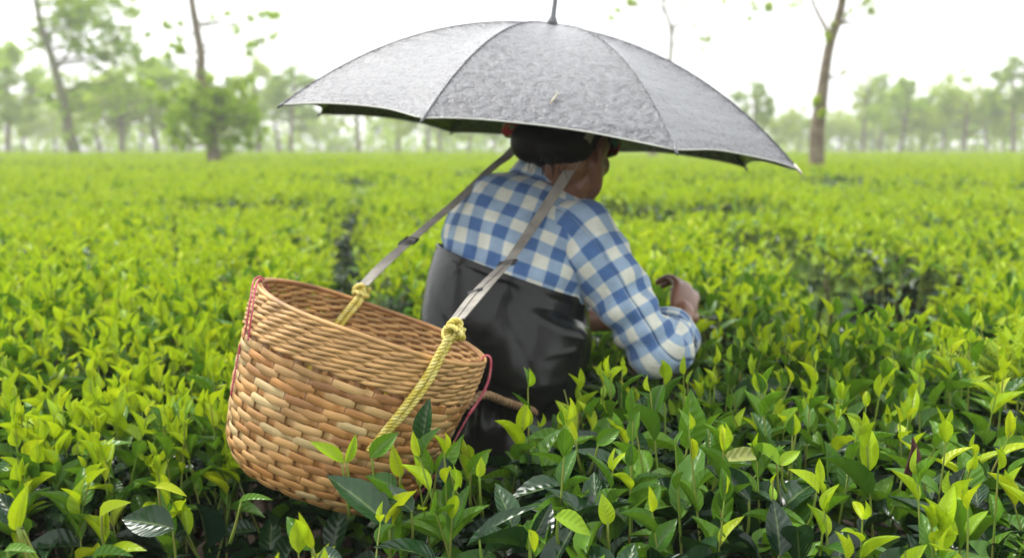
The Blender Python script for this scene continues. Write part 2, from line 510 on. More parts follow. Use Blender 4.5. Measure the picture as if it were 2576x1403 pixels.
def make_mature(P, size=1.0, drop=.13, zofs=0.0, midf=.28):
    pd = path_dist(P)
    k = pd > 0.0
    P = P[k]; pd = pd[k]; n = len(P)
    h = canopy(P, pd) + zofs
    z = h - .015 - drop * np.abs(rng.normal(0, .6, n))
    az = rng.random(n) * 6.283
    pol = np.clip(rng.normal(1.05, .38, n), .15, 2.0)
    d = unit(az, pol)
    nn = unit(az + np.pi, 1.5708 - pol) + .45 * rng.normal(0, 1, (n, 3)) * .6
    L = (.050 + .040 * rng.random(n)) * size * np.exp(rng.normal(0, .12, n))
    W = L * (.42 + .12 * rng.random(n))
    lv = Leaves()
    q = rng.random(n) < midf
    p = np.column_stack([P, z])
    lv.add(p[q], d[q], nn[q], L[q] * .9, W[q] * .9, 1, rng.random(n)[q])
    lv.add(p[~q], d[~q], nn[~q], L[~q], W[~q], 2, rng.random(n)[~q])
    return lv

def make_sides(P, dens_keep=1.0):
    """older leaves hanging down the flanks of the bushes along the paths"""
    pd = path_dist(P)
    k = (pd > -.06) & (pd < .2)
    P = P[k]; pd = pd[k]; n = len(P)
    z = .2 + (canopy(P, pd) - .2) * rng.random(n) ** .6
    az = rng.random(n) * 6.283
    pol = np.clip(rng.normal(1.35, .4, n), .2, 2.4)
    d = unit(az, pol); nn = unit(az + np.pi, 1.5708 - pol) + .5 * rng.normal(0, 1, (n, 3)) * .6
    L = .055 + .04 * rng.random(n)
    lv = Leaves()
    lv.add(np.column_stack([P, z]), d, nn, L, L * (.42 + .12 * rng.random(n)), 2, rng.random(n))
    return lv

def merge(*ls):
    o = Leaves()
    for l in ls:
        o.p += l.p; o.d += l.d; o.n += l.n; o.L += l.L; o.W += l.W; o.t += l.t; o.r += l.r
    return o

# keep-out: where the picker and her basket are among the bushes
def blocked(p):
    b = ((p[:, 0] + .02) / .19) ** 2 + ((p[:, 1] - 2.0) / .17) ** 2 < 1
    q = (((p[:, 0] + .24) / .22) ** 2 + ((p[:, 1] - 1.62) / .22) ** 2 < 1) & (p[:, 2] > .7)
    return b | q

LEAFM = [M['young'], M['mid'], M['mature'], M['stem']]

# tea bushes: each bush is one thing; its leaves are those nearest to its stock
BUSH = [  # x, y, label
    (.06, 1.06, 'tea bush in front of the basket, pale cut shoots over big dark leaves'),
    (.62, 1.08, 'tea bush at the bottom right corner with broad dark mature leaves'),
    (.6, 1.78, 'tea bush below the bent elbow with a large upright pale green leaf'),
    (1.22, 1.7, 'tea bush with the withered dark red leaf near the right edge'),
    (-.52, .82, 'tea shoots poking up at the bottom left corner in front of the dark gap'),
    (-.9, 1.85, 'tea bush at the left edge above the dark gap, level with the basket'),
    (-.42, 2.02, 'tea bush just behind the basket rim, left of the far strap'),
    (.52, 2.92, 'tea bush under the picker\'s plucking hand'),
    (1.7, 2.7, 'tea bush just right of the dark slit beyond the plucking hand'),
    (-1.3, 2.65, 'tea bush at the left edge, one row behind the basket rim'),
    (.95, 3.75, 'tea bush straight beyond the plucking hand, just left of the dark slit'),
    (.12, 2.72, 'tea bush hidden mostly behind the picker\'s black apron'),
]
NEAR_N = len(BUSH)
MIDLAB = 'one of the bright green tea bushes merging into the blurred field behind the picker'
g = np.random.default_rng(3)
for yy in np.arange(3.4, 9.2, .95):
    w = .56 * yy + .7
    for xx in np.arange(-w, w, .95):
        c = (xx + g.uniform(-.15, .15), yy + g.uniform(-.15, .15))
        if path_dist(np.array([c]))[0] < .12: continue
        if min((c[0] - b[0]) ** 2 + (c[1] - b[1]) ** 2 for b in BUSH) < .3: continue
        BUSH.append((c[0], c[1], MIDLAB))
seeds = np.array([(b[0], b[1]) for b in BUSH])

def owner(P):
    return np.argmin(((P[:, None, :2] - seeds[None]) ** 2).sum(2), axis=1)

def thin(P):
    """the front bush was plucked already: fewer shoots, more old leaves"""
    k = np.where((P[:, 0] > -.35) & (P[:, 1] < 2.1), .34 + .6 * np.clip((P[:, 1] - 1.3) / .9, 0, 1), 1.0)
    k = np.where((P[:, 0] <= -.24) & (P[:, 1] < 1.34), .10, k)
    return P[rng.random(len(P)) < k]
near_fl, near_st = make_flush(thin(scatter(.72, 3.3, 540)), green=.8)
near = merge(near_fl, make_mature(scatter(.72, 2.2, 1150), 1.08, .11, .015, .5), make_mature(scatter(.72, 2.3, 480), 1.15, .5), make_mature(scatter(2.0, 3.3, 480), 1.0, .16), make_sides(scatter(.72, 3.6, 800)))
mid_fl, mid_st = make_flush(scatter(3.3, 9.0, 320), nleaf=3, green=.2)
midl = merge(mid_fl, make_mature(scatter(3.3, 9.0, 340), 1.05, .10), make_sides(scatter(3.3, 9.0, 250)))

def take(rec, k): return tuple(a[k] for a in rec)

nrec = near.cat(); nrec = take(nrec, ~blocked(nrec[0]))
mrec = midl.cat()
nown, mown = owner(nrec[0]), owner(mrec[0])
nsA, nsB = near_st[0], near_st[1]
ks = ~(blocked(nsA) | blocked(nsB)); nsA, nsB = nsA[ks], nsB[ks]
msA, msB = mid_st[0], mid_st[1]
nso, mso = owner(nsA), owner(msA)

# leaf variants for the single leaves, shared mesh data
LEAFMESH = {}
for t in range(3):
    for k, (tv, tf, tu) in enumerate(HI):
        o = mesh_obj('leaf', tv, tf, LEAFM[t], uv=tu, attr=np.zeros(len(tv)))
        LEAFMESH[t, k] = o.data
        bpy.data.objects.remove(o)

def proj_size(rec):
    return rec[3] / np.maximum(.3, rec[0][:, 1])

BUSHOBJ = []
for b, (bx, by, lab) in enumerate(BUSH):
    root = empty('tea_bush', (bx, by, 0))
    tag(root, lab, 'tea bush', 'tea bushes of the plucking field' if lab != MIDLAB else 'tea bushes behind the picker')
    BUSHOBJ.append(root)
    # woody frame
    mb = MB()
    near_b = b < NEAR_N
    for j in range(9 if near_b else 4):
        a = rng.random() * 6.283; sp = .12 + .3 * rng.random()
        e = np.array([bx + math.cos(a) * sp, by + math.sin(a) * sp])
        if path_dist(e[None])[0] < .02: e = np.array([bx, by]) + (e - np.array([bx, by])) * .35
        q = np.array([[bx + .04 * math.cos(a), by + .04 * math.sin(a), -.02], [bx + (e[0] - bx) * .35, by + (e[1] - by) * .35, .28],
                      [bx + (e[0] - bx) * .8, by + (e[1] - by) * .8, .55], [e[0], e[1], .76]])
        mb.add(tube(catmull(q, 3), np.linspace(.016, .005, 10), 5))
    mb.build('stem', [M['wood']], root)
    if near_b:
        idx = np.where(nown == b)[0]
        if len(idx) == 0: continue
        p = nrec[0][idx]
        depth = canopy(p[:, :2]) - p[:, 2]
        score = proj_size(take(nrec, idx)) * np.where(depth < .06, 1.0, .45) * (np.abs(p[:, 0]) < .54 * p[:, 1] + .02)
        single = idx[np.argsort(-score)[:(230 if by < 2.2 else 150)]]
        s_set = np.zeros(len(nrec[0]), bool); s_set[single] = True
        inv = root.matrix_basis.inverted()
        for i in single:
            x = np.cross(nrec[1][i], nrec[2][i])
            mt = Matrix(((*(x * nrec[4][i]),), (*(nrec[1][i] * nrec[3][i]),), (*(nrec[2][i] * nrec[3][i]),))).transposed().to_4x4()
            mt.translation = Vector(nrec[0][i])
            o = bpy.data.objects.new('leaf', LEAFMESH[int(nrec[5][i]), int(rng.integers(0, 4))])
            o.parent = root
            o.matrix_parent_inverse = inv
            o.matrix_basis = mt
            col.objects.link(o)
        rest = idx[~s_set[idx]]
        ks = nso == b
        ex = sticks(nsA[ks], nsB[ks], np.full(ks.sum(), .0022), np.full(ks.sum(), .0011))
        if len(rest) == 0: continue
        fo = join_leaves('foliage', take(nrec, rest), HI[:3], LEAFM, root, ex)
    else:
        idx = np.where(mown == b)[0]
        ni = np.where(nown == b)[0]
        rec = tuple(np.concatenate([x[idx], y[ni]]) for x, y in zip(mrec, nrec))
        if len(rec[0]) == 0: continue
        ks = mso == b
        ex = sticks(msA[ks], msB[ks], np.full(ks.sum(), .0024), np.full(ks.sum(), .0012))
        fo = join_leaves('foliage', rec, MD, LEAFM, root, ex)
    tag(fo, kind='stuff')

# mid leaves that belong to near bushes
for b in range(NEAR_N):
    idx = np.where(mown == b)[0]
    if len(idx):
        fo = join_leaves('foliage', take(mrec, idx), MD, LEAFM, BUSHOBJ[b]); tag(fo, kind='stuff')

# the field beyond: uncountable
far_fl, far_st = make_flush(scatter(9.0, 26, 130, 1.0), big=1.25, nleaf=3, green=0)
far_m = make_mature(scatter(9.0, 26, 60, 1.0), 1.3, .1)
vf_fl, _ = make_flush(scatter(26, 42, 40, 3.0), big=1.7, nleaf=3, green=0)
fo = join_leaves('tea_field', merge(far_fl, far_m, vf_fl, make_sides(scatter(9.0, 22, 160, 1.0))).cat(), LO, LEAFM)
tag(fo, 'sunless bright green tea field stretching back to the misty trees', 'tea field', kind='stuff')
xs = np.linspace(-1, 1, 150)
ys = np.concatenate([np.arange(4.2, 12, .1), np.arange(12, 30, .25), np.arange(30, 42, .5)])
V = []
for y in ys:
    for x in xs: V.append((x * (.62 * y + 1.5), y))
V = np.array(V)
pdv = path_dist(V)
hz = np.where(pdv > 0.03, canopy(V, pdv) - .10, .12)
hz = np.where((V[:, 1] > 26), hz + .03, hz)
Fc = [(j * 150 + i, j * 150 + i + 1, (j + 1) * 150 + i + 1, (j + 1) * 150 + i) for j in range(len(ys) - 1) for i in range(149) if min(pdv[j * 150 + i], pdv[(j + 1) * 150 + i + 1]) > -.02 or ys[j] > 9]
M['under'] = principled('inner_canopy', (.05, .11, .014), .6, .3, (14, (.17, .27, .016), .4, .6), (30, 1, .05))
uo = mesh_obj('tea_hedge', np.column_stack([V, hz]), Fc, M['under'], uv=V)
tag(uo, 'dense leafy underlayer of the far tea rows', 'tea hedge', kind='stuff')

# ------------------------------------------------------------------ trees
TREE_RNG = np.random.default_rng(21)
def crown_mesh(name, clumps, size, m, parent, flat=.75):
    """clumps: list of (centre, radius, count) -> leaf faces spread through the crown"""
    P, D, NN, L, W = [], [], [], [], []
    for c, r, n in clumps:
        n = int(n)
        q = TREE_RNG.normal(0, 1, (n, 3)); q /= np.linalg.norm(q, axis=1)[:, None]
        q *= (TREE_RNG.random(n) ** .45)[:, None] * r
        q[:, 2] *= flat
        P.append(np.asarray(c) + q)
        D.append(TREE_RNG.normal(0, 1, (n, 3)) + np.array([0, 0, -.3])); NN.append(TREE_RNG.normal(0, .7, (n, 3)) + np.array([0, 0, 1]))
        l = size * (.6 + .8 * TREE_RNG.random(n)); L.append(l); W.append(l * (.5 + .3 * TREE_RNG.random(n)))
    lv = Leaves()
    n = sum(len(x) for x in P)
    lv.add(np.vstack(P), np.vstack(D), np.vstack(NN), np.concatenate(L), np.concatenate(W), 0, TREE_RNG.random(n))
    return join_leaves(name, lv.cat(), LO, [m], parent)

def limb(pts, r0, r1, sides=9, n=5, wob=0.0):
    C = catmull(pts, n)
    if wob: C[1:-1] += TREE_RNG.normal(0, wob, (len(C) - 2, 3))
    return tube(C, np.linspace(r0, r1, len(C)), sides)

def surveyed_tree(label, Y, trunk, rad, branches, clumps, leaf, m, bark, group=None):
    """a tree seen well enough to follow its own trunk line"""
    T = [at(x, y, Y) for x, y in trunk]
    T[0][2] = -.05
    root = empty('shade_tree', (T[0][0], T[0][1], 0))
    tag(root, label, 'tree', group)
    C = catmull(T, 5)
    rr = np.interp(np.linspace(0, 1, len(C)), np.linspace(0, 1, len(rad)), rad)
    MB().add(tube(C, rr, 12)).build('trunk', [bark], root)
    for pts, r0, r1 in branches:
        q = [at(x, y, Y + dy) for x, y, dy in pts]
        MB().add(limb(q, r0, r1, 7)).build('branch', [bark], root)
    cl = []
    for q, (x, y, dy, r, n) in enumerate(clumps):
        c = at(x, y, Y + dy); cl.append((c, r, n))
        if q % 4 == 0:      # a twig carries it back to the trunk
            lo = C[C[:, 2] < c[2] - .1]
            if len(lo) == 0: continue
            f = lo[np.argmin(np.linalg.norm(lo - c, axis=1))]
            if np.linalg.norm(f - c) < 4.5:
                MB().add(limb([f, f * .5 + c * .5 + np.array([0, 0, -.12]), c], .028, .008, 5, 3)).build('twig', [bark], root)
    crown_mesh('crown', cl, leaf, m, root)
    return root

def C_(lst, Y, per=1.0):
    """picture-sized clumps -> metres at distance Y, broken into many small sprays with spread in depth"""
    o = []
    for x, y, rp, n in lst:
        k = max(3, int(n / 16))
        for j in range(k):
            o.append((x + TREE_RNG.normal(0, .62) * rp, y + TREE_RNG.normal(0, .55) * rp, TREE_RNG.uniform(-.8, .8) * (rp + 25) * Y / 2504, TREE_RNG.uniform(.14, .4) * rp * Y / 2504, n / k * per * 2.0))
    return o

surveyed_tree('tall shade tree with a leaning trunk and dense upper crown at the far left', 39,
    [(196, 470), (190, 392), (168, 300), (158, 250), (140, 180), (122, 120), (100, 50), (80, -60), (76, -200)],
    [.28, .24, .19, .17, .15, .135, .11, .08, .05],
    [([(158, 250, 0), (200, 215, -.6), (290, 205, -1)], .06, .02), ([(140, 180, 0), (190, 110, .5), (260, 60, .8)], .06, .02),
     ([(122, 120, 0), (80, 95, 0), (50, 70, .3)], .04, .015), ([(165, 262, 0), (110, 235, .5), (60, 230, .8)], .04, .012),
     ([(135, 160, 0), (220, 150, -.5), (340, 165, -.8)], .05, .015)],
    C_([(170, 60, 60, 500), (240, 40, 70, 700), (300, 100, 50, 380), (230, 110, 50, 300), (160, 20, 60, 420), (340, 150, 34, 160), (260, 155, 30, 130),
        (75, 75, 24, 70), (120, 110, 36, 130), (320, 10, 50, 220), (200, 225, 40, 200), (270, 235, 45, 260), (120, 240, 36, 150), (340, 245, 40, 160), (200, -60, 110, 700), (170, 280, 30, 90), (200, 330, 40, 90)], 39), .14, M['treeleaf'], M['bark_mossy'])
surveyed_tree('slender tall tree with a bushy skirt of leaves low on its trunk', 23,
    [(545, 520), (538, 405), (532, 345), (512, 230), (504, 180), (506, 140), (494, 70), (482, 0), (470, -90), (462, -220)],
    [.17, .155, .14, .12, .11, .1, .09, .08, .05, .03],
    [([(504, 170, 0), (460, 120, .4), (440, 70, .6)], .03, .01), ([(532, 330, 0), (580, 270, -.4), (620, 250, -.6)], .035, .01),
     ([(494, 70, 0), (560, 60, .4), (650, 70, .8)], .03, .008), ([(520, 270, 0), (470, 250, -.3), (440, 240, -.4)], .03, .01)],
    C_([(530, 255, 66, 500), (490, 300, 60, 420), (580, 300, 66, 480), (540, 330, 56, 300), (610, 265, 44, 240), (440, 275, 46, 220), (515, 215, 40, 180), (625, 330, 36, 160), (455, 330, 36, 140), (560, 220, 36, 140),
        (640, 80, 40, 90), (665, 45, 34, 50), (440, 70, 26, 50), (450, 120, 30, 90), (560, 40, 24, 20), (410, 215, 40, 90), (600, 215, 30, 80), (620, 110, 26, 40)], 23), .10, M['treeleaf'], M['bark'])
surveyed_tree('bare forked tree trunk standing alone right of the umbrella', 14.5,
    [(2056, 600), (2054, 437), (2056, 330), (2066, 250), (2080, 150), (2092, 95), (2108, 50), (2120, -10), (2128, -120), (2120, -240)],
    [.125, .117, .108, .09, .073, .072, .068, .06, .045, .025],
    [([(2088, 92, 0), (2074, 65, .1), (2058, 35, .2), (2040, -10, .3), (2016, -120, .4)], .036, .02)],
    C_([(2078, 275, 22, 60), (2062, 262, 12, 14), (2130, 170, 12, 8), (2100, 90, 16, 26), (2120, 30, 12, 10), (2180, -30, 70, 90), (2060, -120, 120, 260), (2160, -160, 120, 260)], 14.5), .07, M['treeleaf_y'], M['bark'])
surveyed_tree('thin twin-topped tree rising behind the umbrella canopy', 30,
    [(1636, 480), (1640, 395), (1665, 260), (1684, 165), (1688, 80), (1672, 20), (1650, -60)],
    [.17, .15, .09, .065, .06, .045, .03],
    [([(1688, 82, 0), (1705, 55, .2), (1714, 20, .3), (1740, -70, .5)], .04, .02), ([(1714, 22, .3), (1770, 5, .5), (1860, -6, .7), (1930, 18, .9)], .02, .008),
     ([(1676, 30, 0), (1640, 10, -.3), (1570, 15, -.5)], .02, .008)],
    C_([(1560, 22, 26, 40), (1600, 10, 30, 30), (1775, 95, 14, 26), (1780, 130, 10, 12), (1930, 28, 22, 60), (1890, 12, 24, 30), (1820, 0, 40, 30), (1700, -90, 120, 360), (1740, 40, 30, 14)], 30), .12, M['treeleaf_y'], M['bark'])

# far trees: a few kinds grown once, each copy placed on its own
def grown_tree(kind):
    root = empty('far_tree', (0, 0, 0))
    r = TREE_RNG
    H = 1.0
    # unit-ish tree about 6 m tall
    if kind == 'round': th, ch, cr = 2.6, 6.4, 2.2
    elif kind == 'tall': th, ch, cr = 4.2, 8.6, 2.0
    elif kind == 'wide': th, ch, cr = 2.8, 5.6, 3.2
    else: th, ch, cr = 4.5, 8.0, 1.7
    top = np.array([r.uniform(-.4, .4), r.uniform(-.4, .4), ch * .86])
    q = [np.array([0, 0, -.1]), np.array([.06, .02, th * .5]), np.array([top[0] * .4, top[1] * .4, th]), top * [.8, .8, .85], top]
    MB().add(limb(q, .19, .03, 8)).build('trunk', [M['bark']], root)
    cl = []
    nb = {'round': 9, 'tall': 9, 'wide': 11, 'sparse': 7}[kind]
    for j in range(nb):
        a = j * 2.4 + r.uniform(-.4, .4)
        z0 = th * .8 + (ch * .8 - th * .8) * j / nb
        ln = cr * (1.0 - .45 * j / nb) * r.uniform(.75, 1.15)
        b0 = np.array([top[0] * .5 * z0 / ch, top[1] * .5 * z0 / ch, z0])
        b2 = b0 + np.array([math.cos(a) * ln, math.sin(a) * ln, ln * r.uniform(.25, .6)])
        b1 = b0 * .5 + b2 * .5 + np.array([0, 0, -.12])
        MB().add(limb([b0, b1, b2], .06, .015, 5, 3)).build('branch', [M['bark']], root)
        n = {'round': 190, 'tall': 150, 'wide': 170, 'sparse': 70}[kind]
        for w in range(7):
            cl.append((b1 * (.55 - .09 * w) + b2 * (.45 + .09 * w) + r.normal(0, cr * .17, 3), cr * r.uniform(.1, .24), n * .3))
    cl.append((top, cr * .4, 130 if kind != 'sparse' else 50))
    mm = {'round': M['treeleaf'], 'tall': M['treeleaf_d'], 'wide': M['treeleaf_y'], 'sparse': M['treeleaf_y']}[kind]
    crown_mesh('crown', cl, .22, mm, root, .8)
    return root

def copy_tree(root):
    r = root.copy(); col.objects.link(r)
    for ch in list(root.children):
        c = ch.copy(); col.objects.link(c); c.parent = r
    return r

KINDS = {k: grown_tree(k) for k in ('round', 'tall', 'wide', 'sparse')}
used = set()
FAR = [  # kind, picture x of the trunk, distance, scale, label
    ('round', 20, 52, 1.15, 'hazy rounded tree at the very left edge of the far tree line'),
    ('tall', -60, 60, 1.1, 'dim tall tree cut by the left edge of the picture'),
    ('wide', 60, 70, .8, 'small pale tree low beside the leaning shade tree'),
    ('round', 250, 62, .95, 'hazy tree just behind the leaning trunk of the tall shade tree'),
    ('wide', 310, 48, .95, 'pale yellow green tree left of the bushy-skirted tree'),
    ('round', 395, 50, 1.0, 'yellow green rounded tree touching the bushy-skirted tree'),
    ('tall', 440, 72, 1.05, 'faint tall tree between the two left shade trees'),
    ('wide', 480, 66, 1.0, 'misty wide tree behind the bushy-skirted trunk'),
    ('sparse', 650, 58, 1.0, 'pale airy tree just right of the bushy-skirted tree'),
    ('round', 700, 74, 1.1, 'faint rounded tree below the left tip of the umbrella'),
    ('tall', 735, 56, .8, 'grey green tree below the umbrella\'s left tip with a visible trunk'),
    ('sparse', 902, 46, .72, 'thin leaning tree under the umbrella\'s left panels'),
    ('sparse', 1000, 60, .8, 'airy tree under the umbrella beside the bright sky gap'),
    ('wide', 1075, 58, .8, 'first of the two reddish-trunked trees under the umbrella'),
    ('sparse', 1105, 56, .7, 'second of the two reddish-trunked trees under the umbrella'),
    ('round', 1180, 76, .85, 'misty tree behind the far strap'),
    ('round', 1240, 70, .75, 'misty tree just behind the picker\'s hair'),
    ('wide', 1700, 66, .7, 'low pale tree behind the right half of the umbrella'),
    ('round', 1800, 72, .7, 'low tree hidden by the umbrella\'s right panel'),
    ('tall', 1895, 52, .72, 'pale tree showing above the umbrella\'s right edge'),
    ('wide', 1950, 70, .8, 'low rounded tree just above the umbrella\'s right tip'),
    ('round', 2010, 74, .75, 'low tree left of the bare forked trunk'),
    ('wide', 2110, 76, .75, 'low tree right of the bare forked trunk'),
    ('sparse', 2170, 62, .95, 'thin airy sapling between forked trunk and the right tree line'),
    ('tall', 2215, 66, .95, 'greyish upright tree at the start of the right tree line'),
    ('round', 2265, 60, 1.05, 'tallest rounded tree in the right tree line'),
    ('wide', 2320, 70, 1.0, 'broad pale tree in the middle of the right tree line'),
    ('round', 2370, 74, 1.0, 'rounded tree behind the broad pale tree on the right'),
    ('wide', 2420, 58, 1.05, 'high open-crowned tree towards the right of the tree line'),
    ('round', 2480, 70, .95, 'rounded tree second from the right edge'),
    ('tall', 2545, 54, .95, 'darker tall tree at the right edge of the picture'),
    ('wide', 2140, 84, .85, 'faint low tree behind the thin airy sapling'),
    ('round', 2195, 86, .9, 'faint tree behind the greyish upright tree'),
    ('wide', 2290, 88, .95, 'faint broad tree behind the tallest tree of the right line'),
    ('round', 2345, 84, .9, 'faint rounded tree filling the middle of the right tree line'),
    ('wide', 2450, 86, .95, 'faint broad tree behind the high open-crowned tree'),
    ('round', 2520, 82, .9, 'faint rounded tree just inside the right edge'),
    ('wide', 1860, 86, .7, 'lowest pale tree showing past the umbrella\'s right panel'),
    ('wide', 140, 80, .95, 'faint broad tree behind the leaning shade trunk'),
    ('round', 355, 84, 1.0, 'faint tree filling the gap between the two left shade trees'),
    ('wide', 560, 84, 1.0, 'faint broad tree right behind the bushy leaf skirt'),
    ('wide', 800, 88, .8, 'faint low tree under the umbrella\'s left tip gap'),
    ('round', 960, 90, .7, 'faint low tree between the thin leaning tree and the airy tree'),
    ('wide', 1145, 88, .75, 'faint low tree behind the reddish trunks'),
    ('round', 2600, 66, 1.05, 'rounded tree cut by the right edge of the picture'),
]
for k, px, Y, s, lab in FAR:
    if k in used: o = copy_tree(KINDS[k])
    else: o = KINDS[k]; used.add(k)
    g0 = at(px, 390, Y)
    o.location = (g0[0], Y, 0)
    o.rotation_euler = (0, 0, TREE_RNG.uniform(0, 6.28))
    s *= .92 if px < 1500 else .82
    o.scale = (s * TREE_RNG.uniform(.9, 1.1), s * TREE_RNG.uniform(.9, 1.1), s)
    tag(o, lab, 'tree', 'hazy trees along the far edge of the field')

# undergrowth under the far trees, one mass
cl = []
for x in np.arange(-64, 64, 1.3):
    y = 84 + TREE_RNG.uniform(-4, 6)
    hh = TREE_RNG.uniform(1.8, 4.2)
    cl.append((np.array([x + TREE_RNG.uniform(-1, 1), y, hh * .5]), hh, 110))
ug = crown_mesh('undergrowth', cl, .5, M['treeleaf'], None, .7)
tag(ug, 'misty belt of undergrowth below the far trees', 'undergrowth', kind='stuff')

# ------------------------------------------------------------------ haze
hm, HN, HL = mat('haze_air')
ho = HN.new('ShaderNodeOutputMaterial')
hv = HN.new('ShaderNodeVolumePrincipled')
hv.inputs['Color'].default_value = (.97, .98, .99, 1)
hv.inputs['Density'].default_value = .0028
hv.inputs['Anisotropy'].default_value = 0.1
HL.new(hv.outputs[0], ho.inputs['Volume'])
x0, x1, y0, y1, z0, z1 = -620, 620, -80, 620, -1.2, 16
haze = mesh_obj('haze', [(x0, y0, z0), (x1, y0, z0), (x1, y1, z0), (x0, y1, z0), (x0, y0, z1), (x1, y0, z1), (x1, y1, z1), (x0, y1, z1)],
                [(0, 3, 2, 1), (4, 5, 6, 7), (0, 1, 5, 4), (1, 2, 6, 5), (2, 3, 7, 6), (3, 0, 4, 7)], hm, smooth=False)
tag(haze, 'thin rain mist over the tea field', 'haze', kind='stuff')

# ------------------------------------------------------------------ umbrella
def fabric_mat():
    m, N, L = mat('wet_umbrella_fabric')
    out = N.new('ShaderNodeOutputMaterial')
    tc = N.new('ShaderNodeTexCoord')
    p = N.new('ShaderNodeBsdfPrincipled')
    geo = N.new('ShaderNodeNewGeometry')
    n1 = N.new('ShaderNodeTexNoise'); n1.inputs['Scale'].default_value = 75; n1.inputs['Detail'].default_value = 6; n1.inputs['Roughness'].default_value = .65
    mp = N.new('ShaderNodeMapping'); mp.inputs['Scale'].default_value = (.8, 1, 1)
    L.new(tc.outputs['UV'], mp.inputs[0]); L.new(mp.outputs[0], n1.inputs['Vector'])
    b1 = N.new('ShaderNodeBump'); b1.inputs['Strength'].default_value = 1.0; b1.inputs['Distance'].default_value = .0065
    L.new(n1.outputs[0], b1.inputs['Height'])
    # ripples pulled between the ribs
    n2 = N.new('ShaderNodeTexNoise'); n2.inputs['Scale'].default_value = 22; n2.inputs['Detail'].default_value = 3
    mp2 = N.new('ShaderNodeMapping'); mp2.inputs['Scale'].default_value = (.22, 1.4, 1)
    L.new(tc.outputs['UV'], mp2.inputs[0]); L.new(mp2.outputs[0], n2.inputs['Vector'])
    b2 = N.new('ShaderNodeBump'); b2.inputs['Strength'].default_value = .4; b2.inputs['Distance'].default_value = .014
    L.new(n2.outputs[0], b2.inputs['Height']); L.new(b1.outputs[0], b2.inputs['Normal']); L.new(b2.outputs[0], p.inputs['Normal'])
    cm = N.new('ShaderNodeMix'); cm.data_type = 'RGBA'
    cm.inputs['A'].default_value = (.045, .047, .056, 1); cm.inputs['B'].default_value = (.05, .058, .03, 1)
    bead_glint = N.new('ShaderNodeMapRange'); bead_glint.inputs[1].default_value = .40; bead_glint.inputs[2].default_value = .68
    L.new(n1.outputs[0], bead_glint.inputs[0])
    bm = N.new('ShaderNodeMix'); bm.data_type = 'RGBA'; bm.inputs['A'].default_value = (.034, .036, .043, 1); bm.inputs['B'].default_value = (.135, .14, .155, 1)  # sparkle of the water beads painted into the base colour as paler noise
    L.new(bead_glint.outputs[0], bm.inputs['Factor']); L.new(bm.outputs['Result'], cm.inputs['A'])
    L.new(geo.outputs['Backfacing'], cm.inputs['Factor'])
    L.new(cm.outputs['Result'], p.inputs['Base Color'])
    rr = N.new('ShaderNodeMapRange'); rr.inputs[1].default_value = .3; rr.inputs[2].default_value = .7; rr.inputs[3].default_value = .16; rr.inputs[4].default_value = .42
    L.new(n1.outputs[0], rr.inputs[0]); L.new(rr.outputs[0], p.inputs['Roughness'])
    p.inputs['Specular IOR Level'].default_value = .8
    p.inputs['Coat Weight'].default_value = .42; p.inputs['Coat Roughness'].default_value = .16
    L.new(b2.outputs[0], p.inputs['Coat Normal'])
    L.new(p.outputs[0], out.inputs[0])
    return m
M['umb'] = fabric_mat()
M['piping'] = principled('hem_tape', (.34, .35, .31), .6, .4)
M['steel'] = principled('dark_steel', (.09, .095, .10), .38, .6)
M['cream'] = principled('cream_plastic', (.62, .58, .46), .5, .5)

UC = np.array([.0569, 2.2169, 1.3639]); UAX = nrm([.1244, .012, 1]); UR = .56; UH = .2456; UROLL = -2.736
UE1 = nrm(np.cross([0, 1.0, 0], UAX)); UE2 = np.cross(UAX, UE1)
um = empty('umbrella', tuple(UC + UAX * (UH - .62)))
tag(um, 'large wet grey black umbrella with olive underside over the picker', 'umbrella')

def rib_pt(a, s):
    """point on a rib: s 0 at the apex, 1 at the tip"""
    r = UR * s
    z = UH * (1 - .72 * s ** 1.75 - .28 * s ** 3.2)
    return UC + UAX * z + r * (math.cos(a) * UE1 + math.sin(a) * UE2)

def panel_pt(k, u, s):
    a0 = UROLL + k * math.pi / 4; a1 = a0 + math.pi / 4
    A, B = rib_pt(a0, s), rib_pt(a1, s)
    p = A * (1 - u) + B * u
    # cloth between ribs: flat chord with a scalloped hem and a little sag
    ud = 4 * u * (1 - u)
    cen = UC + UAX * UH
    p = p + (cen - p) * (.055 * ud * max(0, (s - .72) / .28) ** 2)
    p = p - UAX * (.010 * ud * math.sin(math.pi * min(1, s)))
    p = p + UAX * .0030 * (math.sin(s * 62 + 5 * u + k * 2) + .6 * math.sin(s * 97 - 4 * u + k)) * max(0, (abs(2 * u - 1) - .25) / .75) * (1 - abs(2 * u - 1) ** 6) * s
    return p

